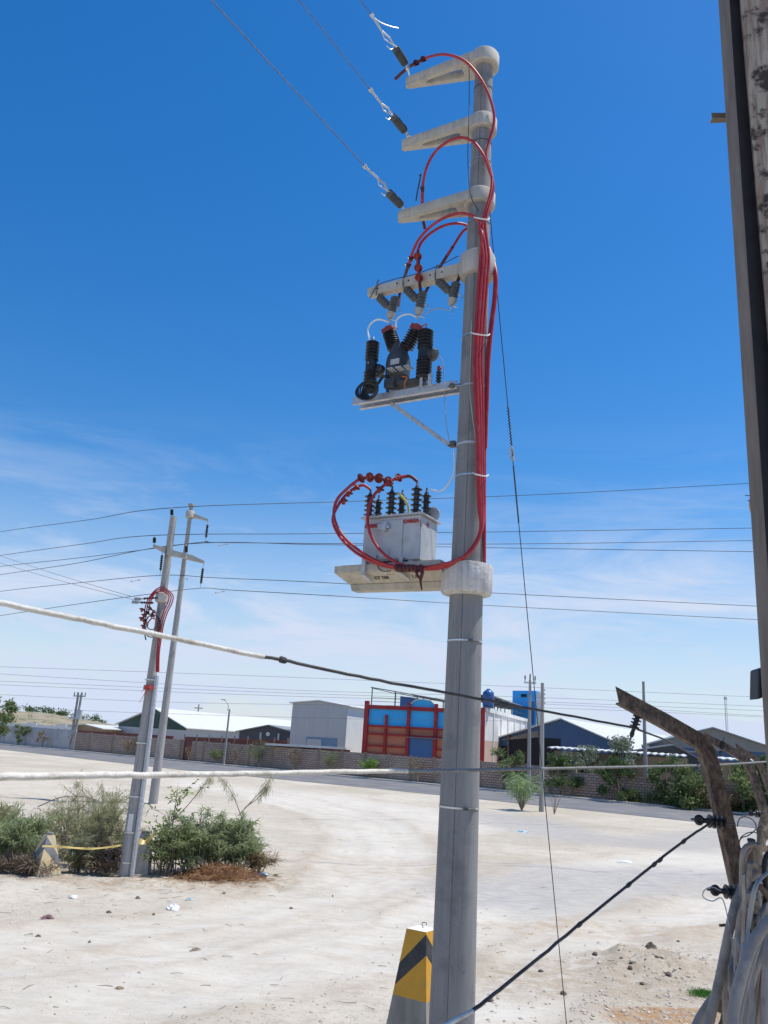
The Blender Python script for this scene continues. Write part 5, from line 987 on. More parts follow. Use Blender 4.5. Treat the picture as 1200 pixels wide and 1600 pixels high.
# tan shed with wavy white roof, in two runs
for (x0, y0, x1, y1, Y0, Y1, lab) in ((857, 1167.5, 1074, 1181, 79, 74, 'tan shed with wavy white roof edge in front of the navy warehouse'), (1112, 1184, 1215, 1191, 73, 70, 'tan shed with wavy white roof edge at the right, behind the rusty posts')):
    a, b_ = Py(x0, y0, Y0), Py(x1, y1, Y1); t = empty('low_shed', (a.x, a.y, 0), lab, 'shed'); d_ = b_-a; d_.z = 0; l_ = d_.length; d_.normalize(); n_ = V((-d_.y, d_.x, 0)); q = MB(); k_ = int(l_/.1); zm = (a.z+b_.z)/2
    for i in range(k_+1): zz = .05*math.sin(i*2*math.pi/6)+zm+(b_.z-a.z)*(i/k_-.5); p_ = V((a.x, a.y, 0))+d_*(l_*i/k_); q.v += [p_-n_*.5+V((0, 0, zz-.1)), p_-n_*.5+V((0, 0, zz)), p_+n_*3.5+V((0, 0, zz+.12))]
    for i in range(k_): q.face([3*i, 3*i+3, 3*i+4, 3*i+1], True); q.face([3*i+1, 3*i+4, 3*i+5, 3*i+2], True)
    q.build('roof', m_roofw, t); q = MB(); wall_seg(q, (a.x+.6, a.y+.2), (b_.x, b_.y+.2), zm-.25, .2, 0); q.build('wall', m_tan, t)
# grey roofed warehouse at the right
H_ = Hall('warehouse', 1015, 1178, 92, R(14), 1215, 50, 'grey gabled warehouse roof rising behind the rusty posts at the right'); el = H_.fac(1015, 1163)[1]; er = H_.fac(1215, 1172)[1]; up, zp_ = H_.fac(1113, 1138)
H_.gable(el, er, up, zp_, corrug('grey_gable_sheet', (.16, .17, .17, 1), (.21, .22, .22, 1), 1.0), m_roofg, m_roofg, zsplit=H_.fac(1100, 1170)[1], mlow=m_navy)
H_ = Hall('warehouse', 990, 1176, 80, R(14), 1090, 22, 'lean-to with pale grey sloping roof between the navy and grey warehouses', 'lean-to'); el = H_.fac(990, 1174)[1]; er = H_.fac(1090, 1186)[1]; up, zp_ = H_.fac(1052, 1165); H_.gable(el, er, up, zp_, m_slate, m_slate, m_roofg)
# small shed far left
H_ = Hall('low_shed', 107, 1134, 128, R(16), 160, 16, 'small brown shed with a low white roof right of the distant paired poles', 'shed'); el = H_.fac(107, 1135)[1]; er = H_.fac(160, 1139)[1]; up, zp_ = H_.fac(134, 1132.5); H_.gable(el, er, up, zp_, m_tan, m_tan, m_roofw)

# ---------------------------------------------------------------- vegetation
def clump_tree(name, base, h, rx, label, m_leaf, m_bk=m_bark, n=1500, leaf=.16, clumps=16, trunk=.12, crown0=.25, droop=0, group=None, cat='tree', seed=0):
    random.seed(seed or int(base[0]*37+base[1]*11)); b_ = V(base); t = empty(name, b_, label, cat, group)
    tk = MB(); top = b_+V((random.uniform(-.2, .2)*rx, 0, h*.55)); tk.tube([b_-V((0, 0, .1)), b_.lerp(top, .5)+V((.08*rx, 0, 0)), top], [trunk, trunk*.75, trunk*.45], 8); lf = MB(); cs = []
    for k_ in range(clumps):
        a_ = random.uniform(0, 6.28); q_ = random.random()**.5; zz = crown0+(1-crown0)*random.random(); e = math.sqrt(max(.08, 1-((zz-crown0-.35)/.75)**2))
        c_ = b_+V((math.cos(a_)*rx*q_*e, math.sin(a_)*rx*q_*e, h*zz*.92)); cs.append(c_); s0 = b_.lerp(top, random.uniform(.35, 1)); md = s0.lerp(c_, .5)+V((0, 0, -.05*h)); tk.tube([s0, md, c_], [trunk*.4, trunk*.25, trunk*.1], 5)
    for k_ in range(n):
        c_ = random.choice(cs); r_ = rx*.30; o_ = V((random.gauss(0, 1), random.gauss(0, 1), random.gauss(0, .75))); o_ = o_.normalized()*r_*random.random()**.4*random.uniform(.6, 1.25)
        p = c_+o_+V((0, 0, -droop*random.random()))
        if p.z > .08: lf.leaf(p, leaf)
    tk.build('trunk', m_bk, t); lf.build('crown', m_leaf, t); return t
def shrub(name, base, h, rx, label, m_leaf, n=700, leaf=.07, stems=9, m_st=m_twig, group=None, cat='shrub', seed=1, up=.9, blade=.2, wd=.02):
    """thin upright stems, sparse small leaves along them"""
    random.seed(seed+int(abs(base[0])*31)); b_ = V(base); t = empty(name, b_, label, cat, group); st_ = MB(); lf = MB(); paths = []
    for k_ in range(stems):
        a_ = random.uniform(0, 6.28); q_ = random.uniform(.3, 1); e = b_+V((math.cos(a_)*rx*q_, math.sin(a_)*rx*q_, h*random.uniform(.6, 1))); md = b_.lerp(e, .5)+V((0, 0, h*.12)); pp = spline([b_, md, e], 4); st_.tube(pp, [.03-.024*i/(len(pp)-1) for i in range(len(pp))], 5); paths.append(pp)
    for k_ in range(n):
        pp = random.choice(paths); i = random.uniform(.3, 1)*(len(pp)-1); p = pp[int(i)].lerp(pp[min(int(i)+1, len(pp)-1)], i % 1)+V((random.gauss(0, rx*.13), random.gauss(0, rx*.13), random.gauss(0, h*.06)))
        if blade: lf.blade(p, V((random.gauss(0, .8), random.gauss(0, .8), random.uniform(-.2, up))).normalized(), blade*random.uniform(.6, 1.4), wd, .3)
        else: lf.leaf(p, leaf)
    st_.build('stems', m_st, t); lf.build('foliage', m_leaf, t); return t
def on_wall(px, d_=-1.2): p = wpt(px, 1150+px*.06); return (p[0], p[1]+d_, .05)
G1 = 'shrubs along the block wall'
tr = [(35, 2.9, 1.3, leaf_olive, 'small tree with thin trunk against the whitish wall', 900), (72, 2.2, .9, leaf_dry, 'sparse leafless sapling against the whitish wall', 200)]
for px_, h, rx, m_, lab, n in tr: clump_tree('small_tree', on_wall(px_), h, rx, lab, m_, n=n, leaf=.13, clumps=9, trunk=.06, group=None)
clump_tree('tree', (Py(-12, 1140, 105).x, 105, 0), 6.5, 2.4, 'green tree cut by the left edge of the frame', leaf_olive, n=1800, leaf=.2)
for px_, h, rx, m_, lab, n in ((116, 2.7, .5, leaf_dry, 'thin bare sapling where the grey and brown walls meet', 60), (205, 2.5, 1.2, leaf_dry, 'dry brown shrub on the block wall left of the poles', 420), (300, 1.8, .7, leaf_dry, 'low dry shrub just right of the left poles', 160), (345, 1.9, 1.3, leaf_olive, 'low green shrub under the street lamp', 700), (372, 2.4, .7, leaf_dry, 'bare twiggy shrub right of the low green one', 120), (405, 3.0, 1.7, leaf_olive, 'broad thin green shrub before the slate warehouse', 650), (462, 2.7, 1.1, leaf_dry, 'reddish dry shrub before the door of the pale hall', 330), (517, 2.6, 1.2, leaf_olive, 'olive shrub left of the red building', 420), (580, 2.0, 1.35, leaf_bright, 'bright green bush below the left brick bay', 1500), (652, 2.2, 1.2, leaf_dry, 'thin yellowish shrub before the blue gate', 330)):
    shrub('shrub', on_wall(px_), h, rx, lab, m_, n=n, blade=.26, wd=.05, group=G1, stems=12)
clump_tree('tree', on_wall(791), 3.7, 1.6, 'rounded olive green tree before the dark open bay', leaf_olive, n=1900, leaf=.11, clumps=18, trunk=.09)
clump_tree('tree', on_wall(872), 3.6, 1.7, 'dark green tree between the thick pole and the tan shed', leaf_dark, n=2600, leaf=.12, clumps=24, trunk=.1)
p = on_wall(922, 3.2); clump_tree('tree', p, 4.4, 1.9, 'pale silvery tree rising over the wall before the tan shed', leaf_pale, n=3000, leaf=.12, clumps=24, trunk=.1, crown0=.35)
clump_tree('tree', on_wall(960), 3.7, 1.6, 'dark dense tree left of the tall grey pole', leaf_dark, n=3200, leaf=.12, clumps=24, trunk=.1, crown0=.05)
p = on_wall(968, 2.6); clump_tree('tree', p, 5.3, 2.3, 'grey green tree left of the tall grey pole, behind the dark one', leaf_pale, n=3400, leaf=.13, clumps=20, trunk=.1, crown0=.45)
clump_tree('tree', on_wall(1040), 4.0, 2.1, 'dark green tree right of the tall grey pole', leaf_dark, n=3600, leaf=.13, clumps=26, trunk=.1, crown0=.05)
clump_tree('tree', on_wall(1078, -1.6), 3.6, 2.2, 'light green willowy tree left of the rusty post', leaf_olive, n=3000, leaf=.13, clumps=20, trunk=.08, crown0=.05, droop=.5)
clump_tree('tree', on_wall(1150, -1.2), 3.7, 2.6, 'olive shrubby tree between the rusty posts', leaf_olive, n=3600, leaf=.16, clumps=24, trunk=.08, crown0=.05)
clump_tree('tree', on_wall(1195, .5), 4.4, 2.3, 'dark tree at the right edge behind the pipes', leaf_dark, n=3000, leaf=.17, clumps=20, trunk=.08, crown0=.05)
shrub('shrub', on_wall(1110, -1.8), 1.8, 2.4, 'low dry scrub at the foot of the wall right of the grey pole', leaf_dry, n=1200, blade=.3, wd=.05, stems=16)
p = Pz(815, 1267); shrub('feathery_shrub', gz((p.x, p.y)), 2.3, 1.3, 'pale green feathery shrub on the sand left of the thick pale pole', leafmat('light_feather', [(.24, .36, .14, 1), (.34, .46, .22, 1), (.2, .3, .12, 1)], .4), n=900, blade=.5, wd=.028, stems=16, up=-.1)
p = Pz(866, 1272); shrub('dry_branch', gz((p.x, p.y)), 1.5, .9, 'bare forked branch lying right of the thick pale pole', leaf_dry, n=20, stems=4, blade=.1, wd=.01)

# foreground thicket at the left
def thicket(cx, cy, rx, ry, h, m_, label, n, seed, stems=26, blade=.26, wd=.022, name='thicket', fill=.0, droop=.3):
    random.seed(seed); b_ = V((cx, cy, gh(cx, cy))); t = empty(name, b_, label, 'shrub', None); st_ = MB(); lf = MB(); tips = []
    for k_ in range(stems):
        a_ = random.uniform(0, 6.28); q_ = math.sqrt(random.random()); s0 = b_+V((math.cos(a_)*rx*q_*.55, math.sin(a_)*ry*q_*.55, 0)); e = b_+V((math.cos(a_)*rx*q_, math.sin(a_)*ry*q_, h*(1-.55*q_*q_)*random.uniform(.75, 1.1)))
        pp = spline([s0, s0.lerp(e, .5)+V((random.gauss(0, .06), 0, h*.12)), e], 5); st_.tube(pp, [.018-.014*i/(len(pp)-1) for i in range(len(pp))], 5)
        for j in range(7): # side sprays
            i0 = random.randint(2, len(pp)-1); s1 = pp[i0]; e1 = s1+V((random.gauss(0, .22), random.gauss(0, .22), random.uniform(.02, .3)))*(.6+h*.35); tips.append((s1, e1))
    for k_ in range(n):
        s1, e1 = random.choice(tips); tt = random.random(); p = s1.lerp(e1, tt)+V((random.gauss(0, .035), random.gauss(0, .035), random.gauss(0, .03))); d_ = ((e1-s1).normalized()+V((random.gauss(0, .55), random.gauss(0, .55), random.gauss(0, .4)))).normalized(); lf.blade(p, d_, blade*random.uniform(.5, 1.2), wd, droop)
    for s1, e1 in tips: st_.tube([s1, e1], [.006, .003], 4, caps=False)
    st_.build('stems', m_twig, t); lf.build('foliage', m_, t); return t
thicket(-4.25, 23.3, .85, .6, 1.3, leaf_feather, 'dense green feathery bush right of the left poles', 6000, 3, stems=26)
thicket(-3.4, 23.7, .5, .5, 1.2, leaf_feather, 'narrower green feathery bush at the right end of the thicket', 5000, 4, stems=24)
thicket(-2.75, 23.6, .32, .35, .5, leaf_dry, 'small brownish tuft at the right end of the thicket', 900, 5, stems=12)
thicket(-5.05, 22.9, .5, .5, 1.5, leaf_olive, 'leafy light green shrub hugging the foot of the left poles', 2000, 6, stems=16, blade=.14, wd=.035)
thicket(-5.2, 23.6, .22, .2, 2.35, leaf_bright, 'tall thin bright green sapling between the two left poles', 420, 31, stems=5, blade=.12, wd=.04, name='sapling')
thicket(-6.75, 23.2, 1.0, .7, 1.75, leaf_grey, 'airy grey green bush left of the left poles', 4600, 7, stems=26, blade=.24, wd=.014, droop=.5)
thicket(-7.7, 24.6, 1.2, .8, 2.1, leaf_grey, 'tall wispy bush with drooping tips behind the left thicket', 2600, 8, stems=22, blade=.3, wd=.012, droop=.8)
thicket(-6.5, 22.2, .6, .35, .65, leaf_brown, 'brown dead shrub between the faded bollard and the left pole', 2600, 9, stems=22, blade=.18, wd=.02)
thicket(-6.95, 22.0, .45, .3, .8, leaf_grey, 'low grey green clump just right of the faded bollard', 2200, 17, stems=18, blade=.16, wd=.016)
thicket(-8.7, 22.6, .85, .6, 1.05, leaf_feather, 'green feathery bush at the left edge, left of the faded bollard', 6000, 10, stems=26)
thicket(-8.5, 25.6, 1.6, .8, 1.05, leaf_grey, 'long low grey green mound of shrub at the back of the thicket', 5200, 11, stems=26, blade=.2, wd=.02)
thicket(-10.1, 24.2, .9, .8, 1.3, leaf_grey, 'grey green bush at the far left frame edge', 3500, 12, stems=18)
thicket(-8.0, 21.3, .7, .4, .35, leaf_brown, 'heap of dead brown brush left of the faded bollard', 3200, 13, stems=22, blade=.22, wd=.016)
p = Pz(395, 1333); thicket(p.x, p.y, .07, .06, .3, leaf_bright, 'tiny bright green weed right of the straw heap', 120, 14, stems=5, blade=.08, wd=.03, name='weed')
random.seed(15); q = MB()
for k_ in range(3600):
    u_ = random.gauss(0, .5); v_ = random.gauss(0, .42); p = V((-3.72+u_*.95, 22.75+v_*.7, 0)); p.z = gh(p.x, p.y)+.28*math.exp(-(u_*u_+v_*v_)*1.6)*random.random()
    q.blade(p, V((random.gauss(.5, .8), random.gauss(0, .7), random.gauss(.12, .22))).normalized(), random.uniform(.12, .4), .014, .1)
q.build('straw_heap', leaf_straw, label='heap of rusty orange dead needles in front of the dark green bush', cat='straw heap', kind='stuff')
for k_, pts in enumerate((((250, 1300), (290, 1262), (320, 1225), (330, 1215)), ((385, 1300), (372, 1262), (360, 1235), (345, 1215)), ((372, 1275), (395, 1250), (412, 1232), (425, 1212)), ((383, 1262), (405, 1245), (420, 1228)), ((60, 1260), (100, 1245), (150, 1250), (190, 1290)))):
    Y = 23.2; pp = spline([Py(x_, y_, Y+.1*i) for i, (x_, y_) in enumerate(pts)], 5); q = MB(); q.tube(pp, [.016-.01*i/(len(pp)-1) for i in range(len(pp))], 5); t = empty('branch', pp[0], ('long bare branch arching up from the foot of the left poles', 'bare branch curving up at the right end of the thicket', 'thin twig reaching right over the sand', 'shorter twig just under the one reaching right', 'arched bare branch over the left thicket')[k_], 'branch'); q.build('wood', m_twig, t); lf = MB(); random.seed(40+k_)
    for j in range(130): p = random.choice(pp[len(pp)//2:])+V((random.gauss(0, .05), random.gauss(0, .05), random.gauss(0, .04))); lf.blade(p, V((random.gauss(0, .5), random.gauss(0, .5), -.8)).normalized(), random.uniform(.08, .22), .010, .2)
    lf.build('foliage', leaf_grey, t)
p = Pz(1098, 1560); random.seed(16); q = MB()
for k_ in range(1300):
    u_, v_ = random.gauss(0, .1), random.gauss(0, .07); q.blade(V((p.x+u_, p.y+v_, gh(p.x+u_, p.y+v_))), V((random.gauss(0, .5), random.gauss(0, .5), 1)).normalized(), random.uniform(.03, .09), .006, .3)
q.build('grass_tuft', leaf_grass, label='fresh green grass tuft at the lower right beside the pipes', cat='grass', kind='stuff')
# ridge of trees on the hill
random.seed(18); q = MB()
for k_ in range(70):
    x_ = random.uniform(-330, -125); y_ = random.uniform(540, 600); b0 = V((x_, y_, gh(x_, y_))); rr = random.uniform(1.6, 3.6)
    for j in range(90): q.leaf(b0+V((random.gauss(0, rr*.6), random.gauss(0, rr*.5), abs(random.gauss(rr*.5, rr*.35)))), rr*.22)
q.build('tree_line', leaf_dark, label='dark line of trees along the distant hill at the left', cat='trees', kind='stuff', loc=(-200, 570, 8))
random.seed(19); q = MB()
for k_ in range(260):
    x_ = random.uniform(-330, -60); y_ = random.uniform(200, 520); b0 = V((x_, y_, gh(x_, y_))); rr = random.uniform(.5, 1.4)
    for j in range(22): q.leaf(b0+V((random.gauss(0, rr*.6), random.gauss(0, rr*.5), abs(random.gauss(rr*.3, rr*.3)))), rr*.3)
q.build('scrub', leaf_grey, label='scattered dry scrub on the distant field', cat='scrub', kind='stuff', loc=(-200, 350, 4))

# ---------------------------------------------------------------- small things on the sand
random.seed(21); q = MB()
def pebble(q, p, r_):
    b = len(q.v); n_ = 5; sx_, sy_, sz_ = random.uniform(.7, 1.3), random.uniform(.7, 1.3), random.uniform(.4, .8)
    for zz, rr in ((-.3, .8), (.35, .95), (.9, .45)):
        for k_ in range(n_): a_ = 6.283*k_/n_+zz; q.v.append(p+V((math.cos(a_)*rr*r_*sx_*random.uniform(.8, 1.2), math.sin(a_)*rr*r_*sy_*random.uniform(.8, 1.2), zz*r_*sz_)))
    for i in range(2):
        for k_ in range(n_): q.face([b+i*n_+k_, b+i*n_+(k_+1) % n_, b+(i+1)*n_+(k_+1) % n_, b+(i+1)*n_+k_])
    q.face([b+2*n_+k_ for k_ in range(n_)])
for k_ in range(15000):
    px_, py_ = random.uniform(-20, 1220), 1330+random.random()**.8*290; p = Pz(px_, py_); dn = noise.noise(V((p.x*.35, p.y*.35, 7)))
    tk_ = trk(p.x, p.y); 
    if random.random() < tk_[0][0]*.85: continue
    near = math.hypot(p.x-mound.x, p.y-mound.y) < 2.2 or (p.y < 14.5 and p.x > 1.0)
    if not near and random.random() > .25+dn: continue
    p.z = gh0(p.x, p.y)+tk_[1]; pebble(q, p, (.006+.022*random.random()**2.5)*(1.3 if near else 1))
q.build('gravel', mat('pebbles', (.34, .29, .23, 1), (.66, .61, .53, 1), 9, rough=.95), label='loose small stones strewn over the sand', cat='gravel', kind='stuff', loc=(0, 0, 0))
q = MB(); random.seed(22)
for k_ in range(190):
    px_, py_ = random.uniform(-20, 1100), random.uniform(1290, 1600)
    if random.random() < .5: px_, py_ = random.gauss(260, 150), random.gauss(1375, 35)
    p = Pz(px_, py_); p.z = gh(p.x, p.y)+.008; d_ = V((random.gauss(0, 1), random.gauss(0, .5), .02)).normalized(); l_ = random.uniform(.04, .26)*(1.5 if random.random() < .1 else 1); q.tube([p, p+d_*l_*.5+V((random.gauss(0, .02), random.gauss(0, .03), random.uniform(0, .02))), p+d_*l_], [.004, .004, .002], 4, caps=False)
q.build('twigs', mat('twig_litter', (.13, .10, .075, 1), (.25, .2, .15, 1), 3, rough=.95), label='small dry twigs scattered over the sand', cat='twigs', kind='stuff', loc=(0, 0, 0))
def crumple(name, px_, py_, sx_, sy_, sz_, m_, label, cat='litter', seed=1):
    random.seed(seed); p = Pz(px_, py_); p.z = gh(p.x, p.y); q = MB(); n_ = 12
    for j in range(7):
        ph = math.pi*.5*j/6
        for k_ in range(n_):
            a_ = 6.283*k_/n_; r_ = math.cos(ph)*random.uniform(.7, 1.25)+.02; q.v.append(p+V((math.cos(a_)*r_*sx_, math.sin(a_)*r_*sy_, math.sin(ph)*sz_*random.uniform(.6, 1.2))))
    for j in range(6):
        for k_ in range(n_): q.face([j*n_+k_, j*n_+(k_+1) % n_, (j+1)*n_+(k_+1) % n_, (j+1)*n_+k_])
    return q.build(name, m_, label=label, cat=cat)
wp = mat('white_plastic', (.7, .7, .7, 1), (.8, .8, .8, 1), 9, rough=.4); bp_ = mat('black_cloth', (.02, .022, .03, 1), (.05, .07, .1, 1), 9, rough=.9); bl_ = mat('pale_blue_plastic', (.30, .48, .52, 1), (.5, .65, .68, 1), 9, rough=.4); pk = mat('pinkish_rag', (.3, .17, .17, 1), (.1, .06, .06, 1), 9, rough=.9)
crumple('rag', 402, 1374, .24, .16, .07, bp_, 'black and blue rag lying flat on the sand', seed=1); crumple('plastic_bag', 412, 1373, .12, .1, .06, bl_, 'pale blue plastic scrap on the black rag', seed=2)
crumple('plastic_bag', 270, 1421, .13, .13, .11, wp, 'crumpled white plastic bag on the left sand', seed=3); crumple('rag', 74, 1437, .12, .1, .07, pk, 'small dark pinkish rag at the lower left', seed=4)
crumple('plastic_bag', 297, 1405, .08, .07, .04, bl_, 'tiny pale blue scrap right of the white bag', seed=5); crumple('plastic_bag', 283, 1358, .10, .1, .07, wp, 'white scrap in front of the straw heap', seed=6); crumple('plastic_bag', 115, 1402, .09, .1, .05, wp, 'white scrap right of the heap near the faded bollard', seed=7)
crumple('plastic_bag', 816, 1301, .32, .3, .08, bl_, 'pale turquoise plastic on the sand right of the main pole', seed=8); crumple('plastic_bag', 978, 1344, .3, .2, .05, wp, 'flat white scrap on the grey gravel', seed=9); crumple('cardboard', 308, 1477, .10, .07, .04, m_tan, 'dark bit of cardboard on the lower left sand', seed=10)
crumple('stone', 1018, 1508, .10, .09, .10, m_bark, 'dark clod of earth on top of the gravel mound', 'clod', 11); crumple('stone', 1027, 1523, .07, .06, .05, m_bark, 'smaller dark clod below the top of the mound', 'clod', 12); crumple('stone', 765, 1564, .06, .06, .07, m_bark, 'dark triangular stone just right of the main pole', 'stone', 13); crumple('stone', 187, 1541, .07, .05, .03, m_tan, 'flat pale scrap on the lower left sand', 'litter', 14)
for k_, (x_, y_, s_) in enumerate(((1045, 1540, .05), (985, 1526, .045), (1003, 1545, .035), (930, 1500, .04), (880, 1555, .05), (845, 1520, .035), (1060, 1475, .03), (170, 1425, .045), (215, 1405, .05), (240, 1428, .035), (60, 1460, .04), (140, 1470, .03), (350, 1395, .045), (455, 1415, .04), (520, 1395, .03), (430, 1372, .05))): o_ = crumple('stone', x_, y_, s_*random.uniform(.8, 1.3), s_, s_*.9, m_bark, 'one of the small dark clods strewn over the sand', 'clod', 60+k_); o_['group'] = 'small dark clods'
p = Pz(954, 1556); q = MB(); q.tube([p+V((-.05, 0, .03)), p+V((.06, .02, .035))], .026, 10); q.build('can', m_dstrap, label='small dark crushed can below the gravel mound', cat='can')
for px_, h_, lab in ((993, .7, 'left white sack at the foot of the tall grey pole'), (1000, 1.2, 'right, taller white sack at the foot of the tall grey pole')): p = wpt(px_, 1245); crumple('sack', px_, 1253, .35, .3, h_, wp, lab, 'sack', int(px_))

# ---------------------------------------------------------------- near roof edge at the right: tube, frame, board
a, b_ = Py(1131, 0, 1.72), Py(1205, 1130, 1.72); dv = (a-b_).normalized()
q = MB(); q.tube([b_-dv*.2, b_, a, a+dv*.5], .0135, 20); q.build('steel_tube', m_tube, label='upright brown steel tube close to the camera at the right edge', cat='tube')
wa0, wb0 = Py(1139, -10, 1.78), Py(1207, 1000, 1.78); q = MB(); dv = (wa0-wb0); up_ = wa0+dv*.6
w0, w1 = Py(1131, 0, 1.80), Py(1166, 500, 1.80)
e0, e1 = Py(1156, 0, 1.80), Py(1198, 500, 1.80); ext = 1.2
q.hexa([w1+(w1-w0)*ext, e1+(e1-e0)*ext+V((.02, 0, 0)), e1+(e1-e0)*ext+V((.5, .3, 0)), w1+(w1-w0)*ext+V((.3, .5, 0)), w0-(w1-w0)*.6, e0-(e1-e0)*.6, e0-(e1-e0)*.6+V((.5, .3, 0)), w0-(w1-w0)*.6+V((.3, .5, 0))])
q.build('door_frame', m_gap, label='frame edge coloured dark for the shaded gap between the brown tube and the weathered board', cat='frame')
q = MB(); f0, f1 = Py(1157, 0, 1.77), Py(1199, 500, 1.77); o2 = V((.5, -.22, 0)); th_ = V((.04, .1, 0))
q.hexa([f1+(f1-f0)*.9, f1+(f1-f0)*.9+o2, f1+(f1-f0)*.9+o2+th_, f1+(f1-f0)*.9+th_, f0-(f1-f0)*.6, f0-(f1-f0)*.6+o2, f0-(f1-f0)*.6+o2+th_, f0-(f1-f0)*.6+th_]); wbd = q.build('weathered_board', m_board, label='weathered peeling wooden board at the top right corner', cat='board')
q = MB(); a = Py(1142, 187, 1.95); q.beam(a, Py(1111, 188, 1.95), .02, .002); q.beam(a+V((0, 0, .012)), Py(1112, 182, 1.95)+V((0, 0, .001)), .002, .022); q.build('angle_bracket', m_tan, label='small bent metal bracket poking left from the brown tube', cat='bracket')
for (x_, y_, lab) in ((1163, 619, 'upper'), (1163, 646, 'lower')): MB().tube([Py(x_, y_, 1.8), Py(1176, y_+1, 1.8)], .0012, 5).build('nail', m_dstrap, label=lab+' nail sticking out of the brown tube at mid height', cat='nail')
for (x_, y_, lab) in ((1164, 774, 'upper'), (1168, 782, 'lower')): MB().tube([Py(x_, y_, 1.8), Py(1180, y_+1, 1.8)], .0012, 5).build('nail', m_dstrap, label=lab+' nail beside the foam lump', cat='nail')
q = MB(); c = Py(1179, 787, 1.82); q.lathe([(.004, -.026), (.011, -.018), (.013, -.002), (.010, .014), (.004, .026)], c, UP, 12); q.build('foam_lump', mat('yellow_foam', (.60, .48, .28, 1), (.45, .34, .18, 1), 60, rough=.95, bump=.8, bscale=160), label='lump of yellowish foam stuck behind the brown tube', cat='foam')
q = MB(); a = Py(1188, 1066, 2.1); q.hexa([a+V((-.018, -.02, -.045)), a+V((.016, -.02, -.03)), a+V((.016, .03, -.03)), a+V((-.018, .03, -.045)), a+V((-.012, -.02, .03)), a+V((.02, -.02, .042)), a+V((.02, .03, .042)), a+V((-.012, .03, .03))]); t = q.build('lamp_box', m_dark, label='small dark hanging box under the brown tube', cat='box', bev=.004)
MB().tube([Py(1193, 1052, 2.1), Py(1194, 1035, 2.1)], .003, 6).build('hook', m_galv, t)
MB().tube([Py(1197, 1085, 2.3), Py(1199, 1150, 2.3)], .006, 8).build('thin_pipe', m_gins2, label='thin pale pipe below the hanging box', cat='pipe')

# rusty angle posts with reel insulators
def angle_post(pts, Y, w_, label, insl=()):
    P_ = [Py(x_, y_, y2) for (x_, y_), y2 in zip(pts, Y)]; t = empty('angle_post', P_[0], label, 'fence post', 'rusty angle iron posts'); q = MB(); n_ = V((0, 1, 0)); rings = []
    for i, p in enumerate(P_):
        d_ = (P_[min(i+1, len(P_)-1)]-P_[max(i-1, 0)]).normalized(); sd2 = d_.cross(n_).normalized(); th_ = w_*.14; w2 = w_
        prof = [(-w_/2, 0), (w2-w_/2, 0), (w2-w_/2, th_), (-w_/2+th_, th_), (-w_/2+th_, w_*.9), (-w_/2, w_*.9)]
        ex = d_*w_*.7 if i == len(P_)-1 else V((0, 0, 0)); rings.append([p + sd2*-x_ + n_*y_ + (ex if (x_ > 0) else V((0, 0, 0))) for x_, y_ in prof])
    b = len(q.v)
    for rg in rings: q.v += rg
    for i in range(len(rings)-1):
        for k_ in range(6): k2 = (k_+1) % 6; q.face([b+i*6+k_, b+i*6+k2, b+(i+1)*6+k2, b+(i+1)*6+k_])
    q.face([b+k_ for k_ in range(6)][::-1]); q.face([b+(len(rings)-1)*6+k_ for k_ in range(6)]); q.build('angle_iron', m_rust, t)
    return t
def reel(px, py, Y, ax, s_=1.0, parent=None, lab=''):
    c = Py(px, py, Y); q = MB(); t = empty('reel_insulator', c, lab, 'insulator', 'black reel insulators on the rusty posts'); pr_ = []
    for z_ in (-.024, -.013, -.002, .009): pr_ += [(.008*s_, z_*s_), (.0155*s_, (z_+.001)*s_), (.0155*s_, (z_+.004)*s_), (.008*s_, (z_+.0055)*s_)]
    q.lathe(pr_+[(.006*s_, .020*s_), (.006*s_, .026*s_)], c, ax, 18); ax = V(ax).normalized(); ce = c+ax*.036*s_; q.tube([ce+ax*(.0075*s_*math.cos(j*.5236))+UP.cross(ax).cross(ax)*(.0075*s_*math.sin(j*.5236)) for j in range(13)], .0052*s_, 8); q.build('reel', m_black, t)
    MB().tube([c-V(ax)*.05*s_, c+V(ax)*.055*s_], .003*s_, 6).build('bolt', m_dstrap, t); return c
angle_post([(1180, 1480), (1160, 1388), (1138, 1290), (1119, 1215), (1108, 1176), (1096, 1158), (1040, 1126), (972, 1090)], [2.1, 2.1, 2.1, 2.1, 2.1, 2.1, 2.1, 2.12], .036, 'largest rusty angle iron post, bent over to the left')
angle_post([(1215, 1330), (1195, 1265), (1180, 1215), (1168, 1188), (1140, 1170), (1106, 1153)], [4.3]*6, .036, 'second rusty angle post, half as large, right of the nearest one')
angle_post([(1225, 1300), (1203, 1235), (1190, 1195), (1180, 1184), (1152, 1167)], [5.9]*5, .032, 'third and farthest rusty angle post at the right edge')
X1 = V((-1, 0, .05)); c_r = reel(1116, 1284, 2.06, X1, 1.0, lab='black reel insulator holding the thick black rope on the nearest post'); reel(1142, 1394, 2.04, X1, 1.0, lab='black reel insulator with a loose wire loop, lower on the nearest post')
reel(993, 1130, 2.15, V((-.35, 0, -1)), .8, lab='black reel insulator hanging under the bent arm of the nearest post'); reel(1186, 1272, 4.2, X1, 1.1, lab='small black reel insulator on the second post'); reel(1128, 1166, 4.3, V((-.3, 0, -1)), 1.0, lab='small black reel insulator under the arm of the second post')
